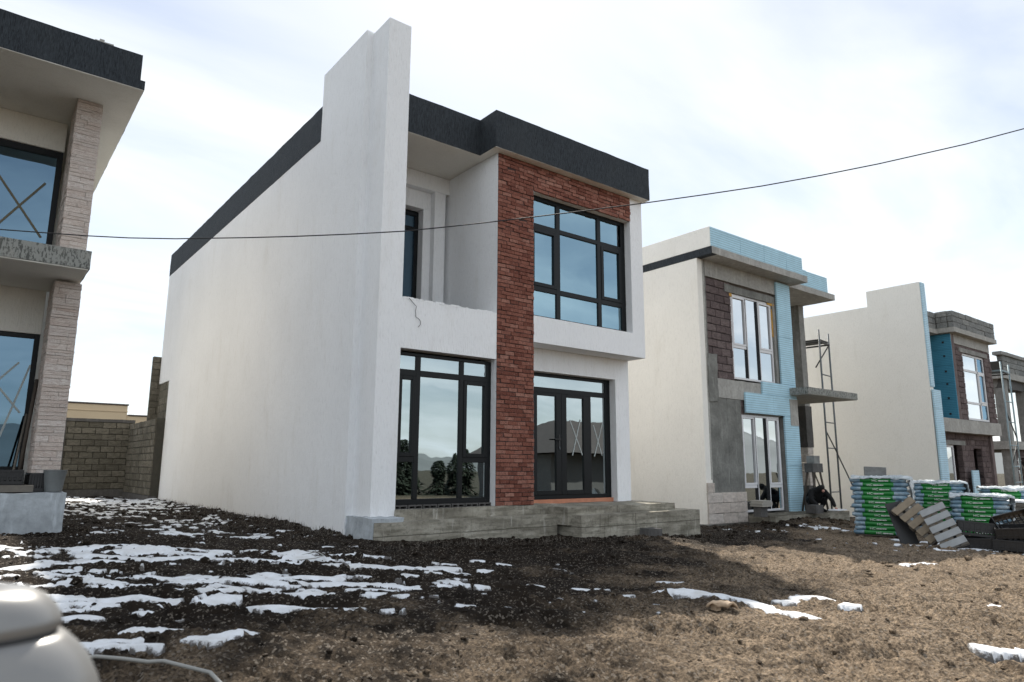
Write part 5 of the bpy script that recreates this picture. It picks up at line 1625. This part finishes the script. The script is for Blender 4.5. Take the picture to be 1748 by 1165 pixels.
for sx, (hx, hy, hz) in ((-1, (-.155, -.40, .145)), (1, (.268, -.42, .135))):
    hn = [(hx, hy, hz, (.030, .020)), (hx, hy - .045, hz - .025, (.034, .018)), (hx, hy - .08, hz - .05, (.030, .015))]
    he = [(0, 1), (1, 2)]
    for k in range(4):
        bx_ = hx + (-.024 + .016 * k); b0 = len(hn); L_ = (.030, .036, .034, .026)[k]
        hn += [(bx_, hy - .09, hz - .06, .0085), (bx_, hy - .09 - L_ * .6, hz - .075, .008), (bx_, hy - .09 - L_ * .7, hz - .10, .007)]
        he += [(2, b0), (b0, b0 + 1), (b0 + 1, b0 + 2)]
    b0 = len(hn)
    hn += [(hx - sx * .036, hy - .06, hz - .045, .0095), (hx - sx * .042, hy - .09, hz - .07, .0085)]
    he += [(1, b0), (b0, b0 + 1)]
    skinned('hand', hn, he, 'skin', PS, 1)
fc = skinned('face', [(0, -0.345, 0.590, .045), (0, -0.365, 0.545, .040), (0, -.375, .52, .025)], [(0, 1), (1, 2)], 'skin', PS, 1)
PS.location = (13.28, 0.42, -0.05); PS.rotation_euler = (0, 0, R(-32))

# ================================================================== small things on the ground
o = rough_box('concrete_block', 'concrete_dark', None, -0.20, 0.20, -0.10, 0.10, 0.0, 0.19, 0.008, .07, 67)
o.location = (5.05, -0.93, -0.17); o.rotation_euler = (R(3), R(2), R(6))
tag(o, 'dark brown block lying against the right lower step', 'block')
SHD = thing('broken_shard', 'curved tan shard lying beside the long snow strip', 'shard', (0.44, -5.70, 0))
gz = float(ground_z(0.44, -5.70))
V, F = [], []
for i in range(9):
    t_ = R(-40 + 175 * i / 8)
    for j in range(5):
        rr_ = 0.045 + .02 * j + .006 * math.sin(i * 2.1 + j)
        V.append((0.44 + rr_ * math.cos(t_), -5.70 + rr_ * math.sin(t_), gz + .03 + .035 * math.sin(j / 4 * math.pi) + .004 * math.sin(i * 3 + j)))
for i in range(8):
    for j in range(4): F.append((i * 5 + j, (i + 1) * 5 + j, (i + 1) * 5 + j + 1, i * 5 + j + 1))
so = from_data('rim', V, F, 'ceramic_shard', SHD, True)
md = so.modifiers.new('thickness', 'SOLIDIFY'); md.thickness = 0.018
so2 = rough_box('lump', 'ceramic_shard', SHD, 0.40, 0.47, -5.66, -5.60, gz + .0, gz + .07, 0.012, .02, 7)
hp = [(-4.35, -5.02), (-4.13, -5.17), (-4.02, -5.24), (-3.92, -5.34), (-3.86, -5.40), (-3.72, -5.72), (-3.65, -6.1)]
tag(tube('hose', [(x, y, float(ground_z(x, y)) + .03) for (x, y) in hp], 0.010, 'cable_grey', None, 8), 'thin grey hose lying on the soil beside the car mirror', 'hose')
hp = [(-1.75, -1.75), (-1.6, -1.9), (-1.48, -1.85), (-1.5, -1.7), (-1.68, -1.66)]
tag(tube('wire_loop', [(x, y, float(ground_z(x, y)) + .03) for (x, y) in hp], 0.006, 'cable_grey', None, 6), 'small loop of grey wire on the soil among the snow', 'wire')

# loose stones pressed into the soil: too many to count, one mesh
def stones():
    rg = np.random.default_rng(3)
    base = bmesh.new(); bmesh.ops.create_icosphere(base, subdivisions=1, radius=1.0)
    bv = np.array([v.co[:] for v in base.verts]); bf = np.array([[v.index for v in f.verts] for f in base.faces]); base.free()
    Vs, Fs = [], []; off = 0
    n = 2600
    d = 3.6 + 18 * rg.random(n) ** 1.6; an = YAW + rg.uniform(-.75, .75, n)
    x = CAM.x + np.sin(an) * d; y = CAM.y + np.cos(an) * d
    # rubble gathers at the foot of the walls
    x2 = np.concatenate([rg.uniform(-.6, 6.9, 700), rg.uniform(8.5, 15, 500), rg.uniform(-1.2, -.1, 350), rg.uniform(-4.6, -3.2, 250)])
    y2 = np.concatenate([rg.normal(-1.0, .35, 700), rg.normal(-.2, .5, 500), rg.uniform(0, 9, 350), rg.normal(2.45, .25, 250)])
    x = np.concatenate([x, x2]); y = np.concatenate([y, y2])
    bad = ((x > -.1) & (x < 6.7) & (y > -.3)) | ((x > 3.4) & (x < 6.7) & (y > -.75)) | ((x > 9.3) & (y > .2)) | ((x < -3.5) & (y > 2.65))
    x = x[~bad]; y = y[~bad]
    z = ground_z(x, y)
    for i in range(len(x)):
        dist = math.hypot(x[i] - CAM.x, y[i] - CAM.y)
        s = (0.0035 + 0.0011 * dist) * rg.lognormal(0, .55)
        s = min(s, .05)
        sc = s * rg.uniform(.6, 1.3, 3) * np.array([1.2, 1.2, .75])
        v = bv * (1 + rg.uniform(-.22, .22, (len(bv), 1))) * sc
        t_ = rg.uniform(0, 6.28); c, q = math.cos(t_), math.sin(t_)
        v = np.stack([v[:, 0] * c - v[:, 1] * q, v[:, 0] * q + v[:, 1] * c, v[:, 2]], 1) + np.array([x[i], y[i], z[i] + sc[2] * .35])
        Vs.append(v); Fs.append(bf + off); off += len(bv)
    V = np.concatenate(Vs); F = np.concatenate(Fs)
    me = bpy.data.meshes.new('stones')
    me.from_pydata(V.tolist(), [], F.tolist()); me.update()
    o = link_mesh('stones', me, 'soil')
    o['kind'] = 'stuff'; o['label'] = 'loose pebbles and rubble scattered over the soil'; o['category'] = 'stones'
def pebble_mat():
    a = NT('pebble')
    v = a.coord((1, 1, 1))
    c = a.ramp(a.noise(5, v, 3, .6), [(0.3, (0.030, 0.024, 0.019)), (0.5, (0.075, 0.062, 0.048)), (0.62, (0.15, 0.13, 0.105)), (0.72, (0.32, 0.30, 0.27))])
    a.base(c); a.rough(0.85); a.spec(0.3)
    return a.done('pebble')
pebble_mat()
stones()

# dry grass along the foot of the side wall
def grass():
    rg = np.random.default_rng(9)
    V, F = [], []
    n = 1500
    x = np.concatenate([-0.14 - np.abs(rg.normal(0, .16, 900)), rg.uniform(-.3, 6.8, 350), rg.uniform(9.3, 11, 250)])
    y = np.concatenate([rg.uniform(0.3, 12.5, 900), rg.normal(-.9, .2, 350), rg.normal(.75, .15, 250)])
    ok = ~(((x > -.1) & (x < 3.45) & (y > -.3)) | ((x > 3.4) & (x < 6.7) & (y > -.76)))
    x = x[ok]; y = y[ok]
    z = ground_z(x, y)
    for i in range(len(x)):
        h = rg.uniform(.03, .11); t_ = rg.uniform(0, 6.28); le = rg.uniform(-.5, .5)
        w_ = .004
        b = len(V)
        V += [(x[i] - w_ * math.cos(t_), y[i] - w_ * math.sin(t_), z[i] - .01), (x[i] + w_ * math.cos(t_), y[i] + w_ * math.sin(t_), z[i] - .01), (x[i] + le * h * math.sin(t_), y[i] - le * h * math.cos(t_), z[i] + h)]
        F.append((b, b + 1, b + 2))
    o = from_data('dry_grass', V, F, 'wood_grey')
    o['kind'] = 'stuff'; o['label'] = 'sparse dry grass along the foot of the walls'; o['category'] = 'grass'
grass()

# ================================================================== the parked car whose mirror shows at the lower left
CR = thing('parked_car', 'silver car whose wing mirror shows at the lower left corner', 'car', (-5.85, -8.2, 0.12))
def car():
    # half widths and heights of cross sections along y (nose at +y)
    S = [(-10.55, .60, .42, .72), (-10.40, .78, .30, .92), (-9.9, .84, .24, 0.98), (-9.0, .86, .22, 1.0), (-8.0, .86, .22, .98), (-7.2, .84, .22, .94), (-6.55, .80, .24, .86), (-6.25, .66, .32, .70)]
    cx, gz_ = -5.86, 0.10
    V, F = [], []
    nr = 20
    for (y, hw, z0, z1) in S:
        for j in range(nr):
            t = 2 * math.pi * j / nr
            c, q = math.cos(t), math.sin(t)
            V.append((cx + math.copysign(abs(c) ** .45, c) * hw, y, gz_ + (z0 + z1) / 2 + math.copysign(abs(q) ** .5, q) * (z1 - z0) / 2))
    for i in range(len(S) - 1):
        for j in range(nr): F.append((i * nr + j, (i + 1) * nr + j, (i + 1) * nr + (j + 1) % nr, i * nr + (j + 1) % nr))
    F.append(tuple(range(nr))); F.append(tuple((len(S) - 1) * nr + j for j in range(nr))[::-1])
    from_data('body', V, F, 'car_paint', CR, True)
    C = [(-10.2, .66, .96, 1.10), (-9.7, .66, .96, 1.42), (-8.9, .64, .96, 1.46), (-8.3, .62, .96, 1.36), (-7.75, .66, .95, 1.02)]
    V, F = [], []
    for (y, hw, z0, z1) in C:
        for (fx, fz) in ((-1.12, 0), (-.92, 1), (.92, 1), (1.12, 0)):
            V.append((cx + fx * hw, y, gz_ + (z0 if fz == 0 else z1)))
    for i in range(len(C) - 1):
        for j in range(3): F.append((i * 4 + j, (i + 1) * 4 + j, (i + 1) * 4 + j + 1, i * 4 + j + 1))
    F.append((0, 1, 2, 3)); F.append((16, 19, 18, 17))
    from_data('cabin', V, F, 'glass_car', CR)
    V, F = [], []
    for (y, hw, z0, z1) in C[1:4]:
        for fx in (-.95, .95): V.append((cx + fx * hw, y, gz_ + z1 + .012))
    F = [(0, 1, 3, 2), (2, 3, 5, 4)]
    ro = from_data('roof', V, F, 'car_paint', CR); m_ = ro.modifiers.new('thickness', 'SOLIDIFY'); m_.thickness = .03
    for yy in (-9.75, -7.05):
        for sx in (-1, 1):
            V, F = [], []
            xx = cx + sx * .72
            prof = [(0.19, -.09), (.29, -.10), (.315, -.06), (.315, .06), (.29, .10), (.19, .09)]
            for (r_, o_) in prof:
                for k in range(24):
                    t = 2 * math.pi * k / 24
                    V.append((xx + o_, yy + r_ * math.cos(t), gz_ + .30 + r_ * math.sin(t)))
            for i in range(len(prof)):
                for k in range(24):
                    i2 = (i + 1) % len(prof)
                    F.append((i * 24 + k, i * 24 + (k + 1) % 24, i2 * 24 + (k + 1) % 24, i2 * 24 + k))
            wl = from_data('wheel', V, F, 'tyre_rubber', CR, True)
            rm = tube('rim', [(xx - .07, yy, gz_ + .30), (xx + .07, yy, gz_ + .30)], .195, 'steel_tube', CR, 20); rm.parent = wl
    for sx in (-1, 1):
        box('headlight', 'lamp_glass', CR, cx + sx * .52 - .15, cx + sx * .52 + .15, -6.42, -6.27, gz_ + .56, gz_ + .70, .03)
    # right wing mirror, seen from behind: folding foot, shell in two halves with a seam
    mx0, my0 = -4.828, -8.28
    tube('mirror_foot', [(-5.06, my0 + .02, .80), (-4.96, my0, .78)], [.035, .045], 'car_trim', CR, 10)
    def shell(name, prof, mat):
        V, F = [], []
        n = 40
        for (z, a, bdep, shift) in prof:
            for k in range(n):
                t = 2 * math.pi * k / n
                c, q = math.cos(t), math.sin(t)
                V.append((mx0 + shift + a * math.copysign(abs(c) ** .72, c), my0 + bdep * math.copysign(abs(q) ** .8, q), z))
        for i in range(len(prof) - 1):
            for k in range(n): F.append((i * n + k, i * n + (k + 1) % n, (i + 1) * n + (k + 1) % n, (i + 1) * n + k))
        F.append(tuple(range(n))[::-1]); F.append(tuple((len(prof) - 1) * n + k for k in range(n)))
        o = from_data(name, V, F, mat, CR, True)
        return o
    shell('mirror_shell', [(.62, .12, .06, 0), (.645, .18, .09, 0), (.68, .214, .11, 0), (.72, .228, .12, 0), (.755, .227, .12, 0), (.79, .218, .115, 0), (.82, .204, .11, 0), (.838, .190, .102, 0), (.850, .178, .096, 0), (.857, .168, .091, 0)], 'car_paint')
    shell('mirror_seam', [(.853, .163, .087, 0), (.866, .163, .087, 0)], 'car_trim')
    shell('mirror_cap', [(.861, .160, .085, 0), (.866, .168, .089, 0), (.878, .166, .088, 0), (.892, .158, .084, 0), (.905, .146, .078, 0), (.915, .128, .068, 0), (.921, .100, .055, 0), (.9245, .055, .03, 0), (.925, .01, .008, 0)], 'car_paint')
car()

# ================================================================== what stands behind the viewer and shows in the panes
def hills():
    V, F = [], []
    n = 90
    for i in range(n + 1):
        t = R(60 + 240 * i / n)
        dx, dy = math.sin(t), math.cos(t)
        hgt = 15 + 7 * math.sin(i * .31) + 4 * math.sin(i * .83 + 1) + 5 * math.sin(i * 1.9)
        for (d, h) in ((330, -14), (420, hgt * .55), (520, hgt), (700, -20)):
            V.append((dx * d, dy * d, h))
    for i in range(n):
        for j in range(3): F.append((i * 4 + j, i * 4 + j + 1, (i + 1) * 4 + j + 1, (i + 1) * 4 + j))
    struct(from_data('hills', V, F, 'hill_grey', None, True))
hills()
FH = thing('hip_roof_house', 'house with dark hipped roof and pale walls, mirrored in the glass door', 'house', (29.0, -24.0, -0.6))
Box().add(23.5, 29.0, -30, -21.5, -1.5, 1.9).build('wall', 'wall_far_dark', FH, 0.02)
Box().add(29.0, 35.5, -30, -20.9, -1.5, 1.75).build('wall', 'wall_far', FH, 0.02)
from_data('roof', [(22.8, -30.8, 1.95), (36.2, -30.8, 1.95), (36.2, -20.2, 1.95), (22.8, -20.2, 1.95), (27.2, -25.5, 4.3), (32.2, -25.5, 4.3)], [(3, 2, 5, 4), (2, 1, 5), (1, 0, 4, 5), (0, 3, 4), (3, 0, 1, 2)], 'roof_tile_far', FH)

def conifer(x, y, h, r, seed, label):
    t = thing('conifer_tree', label, 'tree', (x, y, -0.6), 'conifers mirrored in the lower window')
    tube('trunk', [(x, y, -1.2), (x, y, h * .95)], [r * .10, .02], 'bark', t, 6)
    rg = np.random.default_rng(seed)
    V, F = [], []
    for i in range(1500):
        f = rg.random() ** .7
        rr_ = r * (1 - f) ** .55 * (0.35 + .75 * rg.random()) * (0.75 + .35 * math.sin(f * 9 + seed)) + .05
        a = rg.uniform(0, 6.283)
        c = np.array([x + rr_ * math.cos(a), y + rr_ * math.sin(a), -.9 + f * (h + .9) - rr_ * .25])
        s = .10 + .22 * r * (1 - f) * rg.random()
        d1 = np.array([math.cos(a), math.sin(a), -.35 + rg.normal(0, .25)]) * s * 1.4
        d2 = np.array([-math.sin(a), math.cos(a), rg.normal(0, .3)]) * s * .55
        b = len(V)
        V += [tuple(c - d2), tuple(c + d1), tuple(c + d2), tuple(c - d1 * .3)]
        F.append((b, b + 1, b + 2, b + 3))
    from_data('crown', V, F, 'needle_green', t)
for i, (x, y, h, r) in enumerate(((13.0, -31, 1.5, .8), (14.0, -32, 2.3, .9), (15.2, -31, 1.7, .9), (16.3, -33, 2.6, 1.0), (17.3, -31, 2.0, 1.0), (18.6, -32, 2.9, 1.0), (19.8, -33, 2.2, 1.0), (21.5, -32, 1.6, .9), (23.5, -33, 2.1, 1.0), (25.2, -34, 2.4, 1.0))):
    conifer(x, y, h, r, 50 + i, '%s dark conifer of the row mirrored in the lower left window' % ORD[i].replace('top', 'first'))
